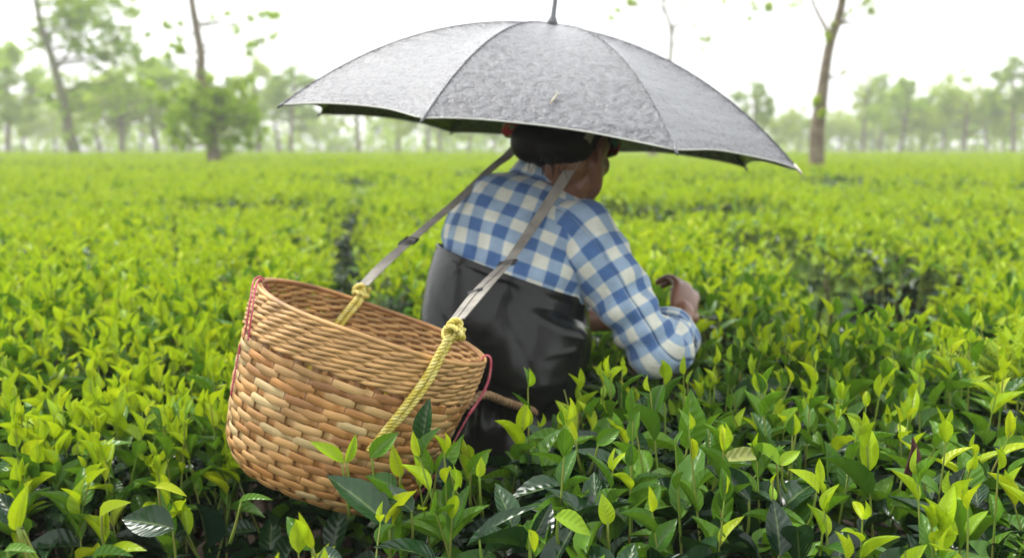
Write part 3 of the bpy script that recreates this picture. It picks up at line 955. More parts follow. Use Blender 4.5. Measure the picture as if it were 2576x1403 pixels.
NS, NU = 72, 17
for k in range(8):
    V, uvs, Fc = [], [], []
    for i in range(NS):
        s = .012 + .988 * i / (NS - 1)
        for j in range(NU):
            u = j / (NU - 1)
            V.append(panel_pt(k, u, s)); uvs.append(((u - .5) * .43 * s + k * 1.7, s * .6))
    for i in range(NS - 1):
        for j in range(NU - 1):
            a = i * NU + j
            Fc.append((a, a + NU, a + NU + 1, a + 1))
    pn = mesh_obj('panel', V, Fc, M['umb'], um, uv=uvs)
    hem = [panel_pt(k, j / 14, 1.0) - UAX * .001 for j in range(15)]
    MB().add(tube(hem, .0019, 5)).build('hem', [M['piping']], pn)
    a = UROLL + k * math.pi / 4
    rb = MB().add(tube([rib_pt(a, s) - UAX * .006 for s in np.linspace(.03, .99, 16)], .0026, 6)).build('rib', [M['steel']], um)
    tipdir = nrm(rib_pt(a, 1) - rib_pt(a, .96))
    MB().add(tube([rib_pt(a, 1) - tipdir * .012, rib_pt(a, 1) + tipdir * .004, rib_pt(a, 1) + tipdir * .013], [.003, .0034, .0022], 7)).build('rib_tip', [M['cream'] if k in (3,) else M['steel']], um)
    run = UC + UAX * (UH - .20)
    MB().add(tube([run + .008 * (math.cos(a) * UE1 + math.sin(a) * UE2), rib_pt(a, .5) - UAX * .009], .0022, 5)).build('stretcher', [M['steel']], um)
    MB().add(tube([rib_pt(a, s) + UAX * .0012 for s in np.linspace(.02, 1, 40)], .0011, 5)).build('seam', [M['umb']], um)
apex = UC + UAX * UH
MB().add(tube([apex - UAX * .60, apex + UAX * .012], .0055, 10)).build('shaft', [M['steel']], um)
MB().add(tube([apex - UAX * .003, apex + UAX * .012, apex + UAX * .02, apex + UAX * .085, apex + UAX * .105], [.016, .010, .006, .0048, .0035], 12)).build('ferrule', [M['steel']], um)
MB().add(tube([apex - UAX * .215, apex - UAX * .19], .012, 12)).build('runner', [M['steel']], um)
scrap_p = [panel_pt(1, .49 + .012 * i, .905 - .022 * i) + nrm(UAX + np.array([0, -.8, 0])) * .004 for i in range(4)]
M['scrap'] = principled('dry_scrap', (.34, .31, .22), .7, .3)
sc = MB().add(tube(scrap_p, [.0012, .003, .002, .0007], 6, flat=.4)).build('leaf_scrap', [M['scrap']])
tag(sc, 'tiny pale plant scrap stuck to the wet front umbrella panel', 'plant scrap')

# ------------------------------------------------------------------ basket
def weave_mat(name, base, rough=.55):
    m, N, L = mat(name)
    out = N.new('ShaderNodeOutputMaterial')
    p = N.new('ShaderNodeBsdfPrincipled'); p.inputs['Roughness'].default_value = rough; p.inputs['Specular IOR Level'].default_value = .45
    a = N.new('ShaderNodeAttribute'); a.attribute_name = 'tint'
    tc = N.new('ShaderNodeTexCoord')
    mp = N.new('ShaderNodeMapping'); mp.inputs['Scale'].default_value = (30, 900, 1)
    L.new(tc.outputs['UV'], mp.inputs[0])
    n = N.new('ShaderNodeTexNoise'); n.inputs['Scale'].default_value = 1; n.inputs['Detail'].default_value = 4
    L.new(mp.outputs[0], n.inputs['Vector'])
    n2 = N.new('ShaderNodeTexNoise'); n2.inputs['Scale'].default_value = 18; n2.inputs['Detail'].default_value = 5
    L.new(tc.outputs['Object'], n2.inputs['Vector'])
    av = N.new('ShaderNodeMath'); av.operation = 'ADD'; L.new(n.outputs[0], av.inputs[0]); L.new(n2.outputs[0], av.inputs[1])
    mr = N.new('ShaderNodeMapRange'); mr.inputs[1].default_value = .65; mr.inputs[2].default_value = 1.35; mr.inputs[3].default_value = .55; mr.inputs[4].default_value = 1.25
    L.new(av.outputs[0], mr.inputs[0])
    hv = N.new('ShaderNodeHueSaturation'); L.new(mr.outputs[0], hv.inputs['Value']); L.new(a.outputs['Color'], hv.inputs['Color'])
    L.new(hv.outputs[0], p.inputs['Base Color'])
    b = N.new('ShaderNodeBump'); b.inputs['Strength'].default_value = .5; b.inputs['Distance'].default_value = .0012
    L.new(n.outputs[0], b.inputs['Height']); L.new(b.outputs[0], p.inputs['Normal'])
    L.new(p.outputs[0], out.inputs[0])
    return m
M['cane'] = weave_mat('split_bamboo', None)
BC = at(940, 808, 1.62)
BAX = nrm([.342, .075, .94])
BE1 = nrm(np.cross([0, 1.0, 0], BAX)); BE2 = np.cross(BAX, BE1)
BH = .276
bk = empty('basket', tuple(BC - BAX * BH))
tag(bk, 'tilted woven bamboo tea basket hanging on the picker\'s back', 'basket')
BR = np.random.default_rng(8)
PALE, TAN, ORG, BRN = np.array([.58, .43, .20]), np.array([.50, .29, .105]), np.array([.46, .215, .06]), np.array([.25, .12, .042])

def brad(t):
    """basket radius at depth t below the rim"""
    return np.interp(t, [0, .03, .08, .15, .20, .24, .265, .285], [.193, .194, .190, .182, .172, .163, .148, .125])

def bpt(phi, t, dr=0.0):
    c, s = math.cos(phi), math.sin(phi)
    e = 2.25
    k = (abs(c) ** e + abs(s) ** e) ** (-1 / e)
    r = brad(t) * k + dr
    return BC - BAX * t + r * (c * BE1 + s * BE2)

NST = 38
def weaver(t0, hgt, row):
    """one split cane woven round: over a stake, under the next; out-floats longer than the dips"""
    cyc = NST // 2
    per = 12
    n = cyc * per
    cs = [(-.5, .0002), (-.46, .0010), (0, .0013), (.46, .0010), (.5, .0002), (.3, -.0006), (-.3, -.0006)]
    ph = (row % 2) * .5 + BR.uniform(-.05, .05)
    fcol = []
    mix0 = BR.random()
    for f in range(cyc + 1):
        q = BR.random()
        c = TAN * (1 - q) + ORG * q
        if BR.random() < .3: c = c * .6 + PALE * .4
        if mix0 > .72: c = c * .55 + PALE * .45
        if BR.random() < .13: c = PALE * BR.uniform(.85, 1.1)
        if BR.random() < .05: c = BRN * 1.3
        fcol.append(c * BR.uniform(.86, 1.1))
    V, U, Cc, Fc = [], [], [], []
    for i in range(n):
        w = (i / per + ph) % 1.0
        # out for 64 % of the period
        d = math.cos(math.pi * (w - .36) / .36 / 2) if w < .72 else -math.sin(math.pi * (w - .72) / .28)
        out = (.0017 * d ** .4 + BR.normal(0, .0001)) if d > 0 else .0042 * d
        phi = 2 * math.pi * i / n
        wav = .0012 * math.sin(3 * phi + row * 1.7) + .0006 * math.sin(17 * phi + row)
        cc = fcol[int(i / per + ph) % cyc]
        for (y, o) in cs:
            V.append(bpt(phi, t0 + wav - y * hgt, out + o))
            U.append((phi * .18, y * hgt + row * .031)); Cc.append(cc)
    m = len(cs)
    for i in range(n):
        i2 = (i + 1) % n
        for k in range(m):
            k2 = (k + 1) % m
            Fc.append((i * m + k, i2 * m + k, i2 * m + k2, i * m + k2))
    return mesh_obj('weaver', V, Fc, M['cane'], bk, uv=U, colors=np.array(Cc))

def strand(t0, r, pha, name, par, wl, amp_t=.0024, amp_r=.0026, tone=None, dr=.001):
    n = 260
    V, U, Cc, Fc = [], [], [], []
    P = []
    for i in range(n):
        phi = 2 * math.pi * i / n
        a = phi * wl + pha
        P.append(bpt(phi, t0 + amp_t * math.cos(a) + .0008 * math.sin(5 * phi + pha), dr + amp_r * math.sin(a)))
    P = np.array(P)
    for i in range(n):
        phi = 2 * math.pi * i / n
        radial = nrm(math.cos(phi) * BE1 + math.sin(phi) * BE2)
        tone_i = tone * (.82 + .36 * (.5 + .5 * math.sin(phi * 7.3 + pha * 3)) * BR.uniform(.85, 1.15))
        for k in range(6):
            b = 2 * math.pi * k / 6
            V.append(P[i] + radial * math.cos(b) * r * .8 + BAX * math.sin(b) * r * 1.25)
            U.append((phi * .18, b * r)); Cc.append(tone_i)
    for i in range(n):
        i2 = (i + 1) % n
        for k in range(6):
            k2 = (k + 1) % 6
            Fc.append((i * 6 + k, i2 * 6 + k, i2 * 6 + k2, i * 6 + k2))
    return mesh_obj(name, V, Fc, M['cane'], par, uv=U, colors=np.array(Cc))

# stakes
for j in range(NST):
    phi = 2 * math.pi * (j + .25) / NST
    V, U, Fc = [], [], []
    ts = np.linspace(.004, BH, 16)
    c0 = BRN * BR.uniform(.8, 1.3)
    for t in ts:
        hw = .0072 / brad(t)
        for dp, dr in ((-hw, -.0008), (hw, -.0008), (hw, .0008), (-hw, .0008)):
            V.append(bpt(phi + dp, t, dr)); U.append((t, dp * .18))
    for i in range(len(ts) - 1):
        for k in range(4):
            k2 = (k + 1) % 4
            Fc.append((i * 4 + k, i * 4 + k2, (i + 1) * 4 + k2, (i + 1) * 4 + k))
    mesh_obj('stake', V, Fc, M['cane'], bk, uv=U, colors=np.tile(c0, (len(V), 1)))
# rim band: paired strands twisted round the stakes
for r_ in range(7):
    for q in range(2):
        strand(.006 + r_ * .0092, .0030, q * math.pi + r_ * .9, 'rim_strand', bk, 17, tone=(TAN * .8 + BRN * .25 + PALE * .1) * BR.uniform(.8, 1.1))
strand(-.001, .0030, 0, 'rim_hoop', bk, 3, .0005, .0005, tone=TAN * 1.0, dr=.003)
strand(-.001, .0028, 0, 'rim_hoop', bk, 3, .0005, .0005, tone=BRN * 1.4, dr=-.004)
t = .072; row = 0
while t < BH - .002:
    hg = .0118 if t < .25 else .0112
    weaver(t + hg * .5, hg * 1.08, row)
    t += hg * .985; row += 1
# base
V = [bpt(2 * math.pi * i / 60, BH - .004, -.002) for i in range(60)] + [BC - BAX * (BH + .006)]
mesh_obj('base', V, [(i, (i + 1) % 60, 60) for i in range(60)], M['cane'], bk, uv=[(v[0], v[1]) for v in V], colors=np.tile(BRN, (61, 1)))

# ------------------------------------------------------------------ ropes, lashings
def rope_pts(P, n=8): return catmull(np.array(P), n)
def rope(name, P, r, m, parent, strands=3, pitch=.022, n=10, sides=6):
    """twisted rope: every strand a tube winding round the centre line"""
    C = catmull(np.array(P, float), n)
    s = np.concatenate([[0], np.cumsum(np.linalg.norm(np.diff(C, axis=0), axis=1))])
    k = max(8, int(s[-1] / (pitch / 9)))
    ss = np.linspace(0, s[-1], k)
    Cr = np.stack([np.interp(ss, s, C[:, i]) for i in range(3)], 1)
    T, N_, B_ = frames(Cr)
    mb = MB()
    for q in range(strands):
        a = 2 * math.pi * (ss / pitch + q / strands)
        W = Cr + (N_ * np.cos(a)[:, None] + B_ * np.sin(a)[:, None]) * r * .52
        mb.add(tube(W, r * .56, sides))
    return mb.build(name, [m], parent)
M['yrope'] = principled('yellow_nylon_rope', (.52, .42, .06), .42, .5, (80, (.66, .58, .2), .4, .65), (300, .5, .0006))
M['brope'] = principled('coir_rope', (.21, .125, .06), .85, .3, (90, (.33, .22, .12), .4, .65), (250, .8, .001))
M['pink'] = principled('pink_string', (.48, .07, .12), .6, .3, (60, (.56, .2, .22), .4, .7))

def lash(pts, parent):
    return rope('lashing', [bpt(a, t, dr) for a, t, dr in pts], .0016, M['pink'], parent, 2, .010, 6, 5)
lash([(math.pi * .98, .012, -.012), (math.pi * 1.02, -.008, 0), (math.pi * 1.10, -.006, .008), (math.pi * 1.17, .02, .010), (math.pi * 1.19, .05, .010), (math.pi * 1.18, .072, .006)], bk)
lash([(math.pi * 1.04, .02, -.012), (math.pi * 1.08, -.009, -.002), (math.pi * 1.16, -.005, .008), (math.pi * 1.20, .03, .009), (math.pi * 1.21, .075, .006)], bk)
lash([(math.pi * 1.16, .09, .006), (math.pi * 1.165, .13, .005), (math.pi * 1.17, .17, .006)], bk)
lash([(-.12, .02, -.012), (-.06, -.008, -.002), (-.03, -.006, .010), (0, .03, .017), (-.02, .065, .016), (-.10, .09, .010)], bk)
lash([(.06, .015, -.01), (0, -.009, 0), (.02, -.004, .012), (.05, .035, .02), (.03, .075, .017), (-.06, .10, .010)], bk)
lash([(-.04, .085, .012), (-.08, .12, .010), (-.05, .17, .010), (-.03, .22, .010), (-.04, .26, .010)], bk)

# ------------------------------------------------------------------ picker
def gingham():
    m, N, L = mat('blue_gingham')
    out = N.new('ShaderNodeOutputMaterial')
    p = N.new('ShaderNodeBsdfPrincipled'); p.inputs['Roughness'].default_value = .85; p.inputs['Specular IOR Level'].default_value = .25
    p.inputs['Sheen Weight'].default_value = .15
    uv = N.new('ShaderNodeUVMap'); uv.uv_map = 'UVMap'
    tc = N.new('ShaderNodeTexCoord')
    wz = N.new('ShaderNodeTexNoise'); wz.inputs['Scale'].default_value = 9; L.new(tc.outputs['Object'], wz.inputs['Vector'])
    sub = N.new('ShaderNodeVectorMath'); sub.operation = 'SUBTRACT'; sub.inputs[1].default_value = (.5, .5, .5); L.new(wz.outputs['Color'], sub.inputs[0])
    scl = N.new('ShaderNodeVectorMath'); scl.operation = 'SCALE'; scl.inputs['Scale'].default_value = .010; L.new(sub.outputs[0], scl.inputs[0])
    ad = N.new('ShaderNodeVectorMath'); ad.operation = 'ADD'; L.new(uv.outputs[0], ad.inputs[0]); L.new(scl.outputs[0], ad.inputs[1])
    sx = N.new('ShaderNodeSeparateXYZ'); L.new(ad.outputs[0], sx.inputs[0])
    st = []
    for i in (0, 1):
        a = N.new('ShaderNodeMath'); a.operation = 'MULTIPLY'; a.inputs[1].default_value = math.pi / .0245; L.new(sx.outputs[i], a.inputs[0])
        b = N.new('ShaderNodeMath'); b.operation = 'SINE'; L.new(a.outputs[0], b.inputs[0])
        c = N.new('ShaderNodeMapRange'); c.interpolation_type = 'SMOOTHSTEP'
        c.inputs[1].default_value = -.2; c.inputs[2].default_value = .2; L.new(b.outputs[0], c.inputs[0])
        st.append(c)
    su = N.new('ShaderNodeMath'); su.operation = 'ADD'; L.new(st[0].outputs[0], su.inputs[0]); L.new(st[1].outputs[0], su.inputs[1])
    hf = N.new('ShaderNodeMath'); hf.operation = 'MULTIPLY'; hf.inputs[1].default_value = .5; L.new(su.outputs[0], hf.inputs[0])
    rp = N.new('ShaderNodeValToRGB'); e = rp.color_ramp.elements; e.new(.5)
    e[0].position = 0; e[0].color = (.60, .61, .53, 1); e[1].position = .5; e[1].color = (.26, .355, .47, 1); e[2].position = 1; e[2].color = (.065, .135, .30, 1)
    L.new(hf.outputs[0], rp.inputs[0])
    nz = N.new('ShaderNodeTexNoise'); nz.inputs['Scale'].default_value = 30; nz.inputs['Detail'].default_value = 5; L.new(tc.outputs['Object'], nz.inputs['Vector'])
    mr = N.new('ShaderNodeMapRange'); mr.inputs[1].default_value = .3; mr.inputs[2].default_value = .7; mr.inputs[3].default_value = .86; mr.inputs[4].default_value = 1.1; L.new(nz.outputs[0], mr.inputs[0])
    hv = N.new('ShaderNodeHueSaturation'); L.new(mr.outputs[0], hv.inputs['Value']); L.new(rp.outputs[0], hv.inputs['Color']); L.new(hv.outputs[0], p.inputs['Base Color'])
    w2 = N.new('ShaderNodeTexNoise'); w2.inputs['Scale'].default_value = 26; w2.inputs['Detail'].default_value = 3; L.new(tc.outputs['Object'], w2.inputs['Vector'])
    bp = N.new('ShaderNodeBump'); bp.inputs['Strength'].default_value = .7; bp.inputs['Distance'].default_value = .01; L.new(w2.outputs[0], bp.inputs['Height']); L.new(bp.outputs[0], p.inputs['Normal'])
    L.new(p.outputs[0], out.inputs[0])
    return m
M['shirt'] = gingham()
M['skin'] = principled('skin', (.15, .07, .04), .40, .5, (14, (.21, .10, .062), .4, .65), (120, .25, .001))
def hair_mat():
    m, N, L = mat('black_hair')
    out = N.new('ShaderNodeOutputMaterial'); p = N.new('ShaderNodeBsdfPrincipled')
    p.inputs['Base Color'].default_value = (.005, .0042, .0038, 1); p.inputs['Roughness'].default_value = .42; p.inputs['Specular IOR Level'].default_value = .15
    tc = N.new('ShaderNodeTexCoord'); mp = N.new('ShaderNodeMapping'); mp.inputs['Scale'].default_value = (200, 60, 200); mp.inputs['Rotation'].default_value = (.5, .35, 0)
    n = N.new('ShaderNodeTexNoise'); n.inputs['Scale'].default_value = 1; n.inputs['Detail'].default_value = 3
    b = N.new('ShaderNodeBump'); b.inputs['Strength'].default_value = .35; b.inputs['Distance'].default_value = .003
    L.new(tc.outputs['Object'], mp.inputs[0]); L.new(mp.outputs[0], n.inputs['Vector']); L.new(n.outputs[0], b.inputs['Height']); L.new(b.outputs[0], p.inputs['Normal'])
    L.new(p.outputs[0], out.inputs[0])
    return m
M['hair'] = hair_mat()
M['hair_plain'] = principled('loose_hair', (.004, .0034, .003), .6, .2, None, (120, .8, .004))
M['rubber'] = principled('black_rubber_sheet', (.008, .0085, .008), .23, .27, (5, (.012, .014, .012), .45, .65), (6, .3, .03))
M['teal'] = principled('teal_headscarf', (.02, .075, .06), .8, .3, (50, (.035, .1, .08), .4, .6), (40, .5, .003))
M['red'] = principled('red_floral_scarf', (.34, .03, .03), .8, .3, (55, (.20, .30, .10), .52, .58), (40, .5, .003))
M['web'] = principled('grey_webbing', (.19, .175, .15), .7, .35, (30, (.27, .25, .215), .4, .62), (400, .5, .0006))
M['blackplastic'] = principled('black_plastic', (.015, .015, .017), .4, .5)

person = empty('person', (at(1270, 1060, 1.98)[0], 1.98, 0))
tag(person, 'tea picker in blue gingham shirt and black rubber apron, bent over with back turned', 'person')
YAW = R(25)
LAT = np.array([math.cos(YAW), -math.sin(YAW), 0])           # her right-hand side

def loft(st, n=5, seg=48, ex=2.3, tilt=0.0, lat=LAT, disp=None, u_r=None, closed=False):
    """st rows: x,y,Y (survey) , half width, half depth, tilt -> ring surface, metre UVs"""
    P = np.array([np.concatenate([at(s[0], s[1], s[2]), s[3:]]) for s in st])
    Q = catmull(P, n)
    C = Q[:, :3]
    T = np.gradient(C, axis=0); T /= np.linalg.norm(T, axis=1)[:, None]
    s = np.concatenate([[0], np.cumsum(np.linalg.norm(np.diff(C, axis=0), axis=1))])
    V, U = [], []
    ur = u_r or float(np.mean(Q[:, 3] + Q[:, 4]) / 2)
    for i in range(len(C)):
        l0 = np.array([lat[0], lat[1], -(Q[i, 5] if Q.shape[1] > 5 else 0)])
        l0 = nrm(l0)
        dp = nrm(np.cross(np.array([0, 0, 1.0]), l0))         # towards her front
        dp = nrm(dp - l0 * (dp @ l0))
        tz = nrm(T[i])
        dp = nrm(dp - tz * (dp @ tz) * .8)
        for k in range(seg + 1):
            a = 2 * math.pi * k / seg + math.pi / 2             # seam at her front
            c, sn = math.cos(a), math.sin(a)
            kk = (abs(c) ** ex + abs(sn) ** ex) ** (-1 / ex)
            g_ = 0.0 if disp is None else disp(a, s[i], s[i] / s[-1])
            V.append(C[i] + l0 * c * kk * (Q[i, 3] + g_) + dp * sn * kk * (Q[i, 4] + g_))
            U.append((a * ur, s[i]))
    m = seg + 1
    Fc = [(i * m + k, i * m + k + 1, (i + 1) * m + k + 1, (i + 1) * m + k) for i in range(len(C) - 1) for k in range(seg)]
    return V, Fc, U, C, Q

TORSO = [(1380, 458, 2.115, .060, .058, .25), (1372, 474, 2.11, .088, .066, .27), (1358, 500, 2.10, .128, .082, .29), (1340, 542, 2.08, .155, .098, .30),
         (1320, 600, 2.06, .166, .108, .28), (1303, 660, 2.04, .162, .11, .25), (1288, 740, 2.02, .152, .11, .2), (1278, 850, 2.0, .142, .105, .12),
         (1272, 960, 1.98, .14, .10, .05), (1272, 1050, 1.98, .15, .115, 0)]
ph = np.random.default_rng(4).random(12) * 6.28
def shirt_disp(a, s, f):
    w = .0030 * math.sin(3 * a + 26 * s + ph[0]) + .0022 * math.sin(5 * a - 40 * s + ph[1]) + .002 * math.sin(34 * s + 2 * a + ph[2]) + .0016 * math.sin(9 * a + 12 * s + ph[3])
    w += .004 * math.sin(2 * a + 60 * s + ph[4]) * math.exp(-((a - 5.6) / .7) ** 2) + .003 * math.sin(22 * a + 8 * s) * max(0, (s - .2) / .2)
    return 1.35 * w * min(1, max(0, (s - .03) / .08))
V, Fc, U, TC, TQ = loft(TORSO, 5, 64, 2.25, disp=shirt_disp, u_r=.128)
shirt = mesh_obj('shirt', V, Fc, M['shirt'], person, uv=U)

# ---- arms
SLR = [(1418, 580, 2.035, .070), (1470, 608, 1.995, .071), (1525, 685, 1.968, .063), (1578, 768, 1.948, .057), (1626, 844, 1.932, .0525), (1651, 877, 1.935, .053),
       (1668, 874, 1.965, .0525), (1676, 860, 2.005, .053), (1682, 847, 2.035, .055)]
def sleeve(st, name, seed, cuff=True):
    P = np.array([np.concatenate([at(*r[:3]), r[3:]]) for r in st])
    Q = catmull(P, 9)
    C, rad = Q[:, :3], Q[:, 3]
    T, Nn, Bn = frames(C, np.array([.3, -.9, .2]))
    s = np.concatenate([[0], np.cumsum(np.linalg.norm(np.diff(C, axis=0), axis=1))])
    g_ = np.random.default_rng(seed); f = g_.random(8) * 6.28
    V, U, seg = [], [], 40
    for i in range(len(C)):
        bend = math.exp(-((s[i] - .72 * s[-1]) / .06) ** 2)
        for k in range(seg + 1):
            a = 2 * math.pi * k / seg
            w = .0026 * math.sin(2 * a + 55 * s[i] + f[0]) + .0022 * math.sin(3 * a - 70 * s[i] + f[1]) + .0018 * math.sin(a + 95 * s[i] + f[2])
            w += bend * .004 * math.sin(130 * s[i] + a + f[3])
            r = rad[i] + 1.5 * w * (1.0 if s[i] > .03 else .3)
            V.append(C[i] + r * (math.cos(a) * Nn[i] + math.sin(a) * Bn[i])); U.append((a * .0555, s[i] + .013))
    m = seg + 1
    Fc = [(i * m + k, (i + 1) * m + k, (i + 1) * m + k + 1, i * m + k + 1) for i in range(len(C) - 1) for k in range(seg)]
    o = mesh_obj(name, V, Fc, M['shirt'], shirt, uv=U)
    md = o.modifiers.new('thick', 'SOLIDIFY'); md.thickness = .0015; md.offset = -1
    if cuff:   # turned-back cuff: an outer band standing proud of the sleeve end
        c0, c1 = C[-5], C[-1] + T[-1] * .012
        V, U = [], []
        prof = [(-.1, .002), (-.1, .0085), (.3, .008), (.7, .009), (1, .0085), (1.02, .004), (1, -.001), (.5, -.002)]
        for j, (q, dr) in enumerate(prof):
            c = c0 * (1 - q) + c1 * q
            r0 = rad[-5] * (1 - min(1, q)) + rad[-1] * min(1, q)
            for k in range(seg + 1):
                a = 2 * math.pi * k / seg
                w = .003 * math.sin(2 * a + f[4]) + .002 * math.sin(5 * a + f[5])
                V.append(c + (r0 + dr + w) * (math.cos(a) * Nn[-3] + math.sin(a) * Bn[-3])); U.append((a * .06 + .01, .02 * j + .012))
        Fc = [(i * m + k, (i + 1) * m + k, (i + 1) * m + k + 1, i * m + k + 1) for i in range(len(prof) - 1) for k in range(seg)]
        mesh_obj('cuff', V, Fc, M['shirt'], shirt, uv=U)
    return C
sleeve(SLR, 'sleeve', 3)
sleeve([(1225, 575, 2.12, .066), (1192, 605, 2.17, .066), (1188, 680, 2.25, .06), (1225, 750, 2.33, .055), (1290, 790, 2.38, .053), (1335, 798, 2.40, .054)], 'sleeve', 6)
# ---- collar
V, U = [], []
cc = at(1378, 452, 2.105); up_c = nrm([.36, .18, .9])
cl_l = nrm(LAT - up_c * (LAT @ up_c)); cl_d = np.cross(up_c, cl_l)
rows = [(-.022, .064, .060), (.0, .0605, .057), (.022, .062, .058), (.034, .064, .060), (.036, .067, .063), (.026, .071, .067), (.008, .077, .073), (-.012, .084, .08), (-.017, .084, .08)]
for j, (z, a_, b_) in enumerate(rows):
    for k in range(41):
        a = math.pi / 2 + .3 + (2 * math.pi - .6) * k / 40
        fl = 1 + (.02 * math.sin(3 * a + 1) if j > 4 else 0)
        V.append(cc + up_c * (z - .012 * max(0, math.sin(a))) + cl_l * math.cos(a) * a_ * fl + cl_d * math.sin(a) * b_ * fl)
        U.append((a * .07 + .008, .018 * j + .02))
Fc = [(i * 41 + k, i * 41 + k + 1, (i + 1) * 41 + k + 1, (i + 1) * 41 + k) for i in range(len(rows) - 1) for k in range(40)]
mesh_obj('collar', V, Fc, M['shirt'], shirt, uv=U)

# ---- body under the clothes: one continuous skin
class Solid:
    """closed lumps that are fused into one skin"""
    def __init__(s): s.V, s.F = [], []
    def add(s, V, Fc):
        b = len(s.V); s.V += [tuple(v) for v in V]; s.F += [tuple(i + b for i in f) for f in Fc]
    def ball(s, c, ax, n=14):
        """ellipsoid; ax = three axis vectors"""
        V, Fc = [np.asarray(c) + ax[2]], []
        m = 2 * n
        for i in range(1, n):
            th = math.pi * i / n
            for k in range(m):
                a = 2 * math.pi * k / m
                V.append(np.asarray(c) + ax[2] * math.cos(th) + math.sin(th) * (ax[0] * math.cos(a) + ax[1] * math.sin(a)))
        V.append(np.asarray(c) - ax[2])
        for k in range(m): Fc.append((0, 1 + k, 1 + (k + 1) % m))
        for i in range(n - 2):
            for k in range(m):
                Fc.append((1 + i * m + k, 1 + (i + 1) * m + k, 1 + (i + 1) * m + (k + 1) % m, 1 + i * m + (k + 1) % m))
        b = 1 + (n - 2) * m
        for k in range(m): Fc.append((b + k, len(V) - 1, b + (k + 1) % m))
        s.add(V, Fc)
    def chain(s, pts, rad, n=6, sides=14):
        C = catmull(np.array(pts, float), n); rr = np.interp(np.linspace(0, 1, len(C)), np.linspace(0, 1, len(rad)), rad)
        d0, d1 = nrm(C[0] - C[1]), nrm(C[-1] - C[-2])
        C = np.vstack([C[0] + d0 * rr[0] * .85, C[0] + d0 * rr[0] * .5, C, C[-1] + d1 * rr[-1] * .5, C[-1] + d1 * rr[-1] * .85])
        rr = np.concatenate([[rr[0] * .5, rr[0] * .86], rr, [rr[-1] * .86, rr[-1] * .5]])
        V, Fc, _ = tube(C, rr, sides)
        s.add(V, Fc)
    def skin(s, name, m, parent, voxel, smooth=6):
        o = mesh_obj(name, s.V, s.F, m, parent)
        r = o.modifiers.new('fuse', 'REMESH'); r.mode = 'VOXEL'; r.voxel_size = voxel; r.use_smooth_shade = True
        q = o.modifiers.new('smooth', 'SMOOTH'); q.factor = .5; q.iterations = smooth
        dg = bpy.context.evaluated_depsgraph_get()
        me = bpy.data.meshes.new_from_object(o.evaluated_get(dg))
        o.modifiers.clear(); old = o.data; o.data = me; bpy.data.meshes.remove(old)
        if not me.materials: me.materials.append(m)
        me.polygons.foreach_set('use_smooth', np.ones(len(me.polygons), bool))
        return o

body = Solid()
V, Fc, U, _, _ = loft([(a, b, c, d * .86, e * .86, f) for a, b, c, d, e, f in TORSO], 3, 32, 2.2)
m = 33; nr_ = len(V) // m
V2 = [V[i * m + k] for i in range(nr_) for k in range(32)]
F2 = [(i * 32 + k, i * 32 + (k + 1) % 32, (i + 1) * 32 + (k + 1) % 32, (i + 1) * 32 + k) for i in range(nr_ - 1) for k in range(32)]
F2 += [tuple(range(31, -1, -1)), tuple((nr_ - 1) * 32 + k for k in range(32))]
body.add(V2, F2)
# head
HF = nrm([math.sin(R(36)) * math.cos(R(22)), math.cos(R(36)) * math.cos(R(22)), -math.sin(R(22))])
HU = nrm(np.array([0, 0, 1.0]) - HF * HF[2]); HR = np.cross(HF, HU)
HC = at(1448, 362, 2.075)
def hp(f, u, r): return HC + HF * f + HU * u + HR * r
def hax(f, u, r): return (HF * f, HR * r, HU * u)
body.ball(hp(-.008, .022, 0), hax(.090, .088, .070))
body.ball(hp(.030, -.035, 0), hax(.055, .062, .056))
body.ball(hp(.048, -.080, 0), hax(.036, .026, .034))
body.ball(hp(.066, -.094, 0), hax(.017, .015, .019))
body.ball(hp(.060, -.025, .034), hax(.020, .022, .018)); body.ball(hp(.060, -.025, -.034), hax(.020, .022, .018))
body.chain([hp(.082, .015, 0), hp(.094, -.012, 0), hp(.104, -.032, 0)], [.008, .010, .013])
body.ball(hp(.094, -.038, .012), hax(.009, .008, .009)); body.ball(hp(.094, -.038, -.012), hax(.009, .008, .009))
body.ball(hp(.085, -.062, 0), hax(.010, .006, .021)); body.ball(hp(.084, -.071, 0), hax(.010, .006, .018))
for s_ in (1, -1):
    body.ball(hp(-.008, -.012, .073 * s_), (HF * .016 - HR * .004 * s_, HR * .007 * s_ + HF * .004, HU * .029))
    body.ball(hp(-.006, -.038, .070 * s_), hax(.008, .009, .006))
    body.chain([hp(.005, -.045, .056 * s_), hp(.035, -.078, .046 * s_), hp(.062, -.095, .016 * s_)], [.016, .015, .013])
body.chain([at(1384, 480, 2.11), at(1398, 440, 2.10), hp(-.020, -.055, 0), hp(-.02, -.02, 0)], [.062, .052, .048, .05])
body.chain([at(1412, 490, 2.13), hp(.012, -.085, 0), hp(.03, -.06, 0)], [.045, .042, .04])
# arms
ELB = at(1655, 878, 1.935); WR = at(1712, 806, 2.13)
body.chain([at(1440, 590, 2.03), at(1485, 620, 1.99), at(1560, 740, 1.955), ELB], [.05, .048, .043, .037])
body.chain([ELB, ELB * .55 + WR * .45 + np.array([.006, 0, .0]), WR], [.038, .037, .0255])
LEL = at(1320, 800, 2.40); LWR = at(1545, 806, 2.44)
body.chain([at(1225, 580, 2.12), at(1192, 610, 2.17), at(1205, 700, 2.28), LEL], [.05, .047, .042, .037])
body.chain([LEL, LEL * .6 + LWR * .4, LWR], [.038, .037, .026])

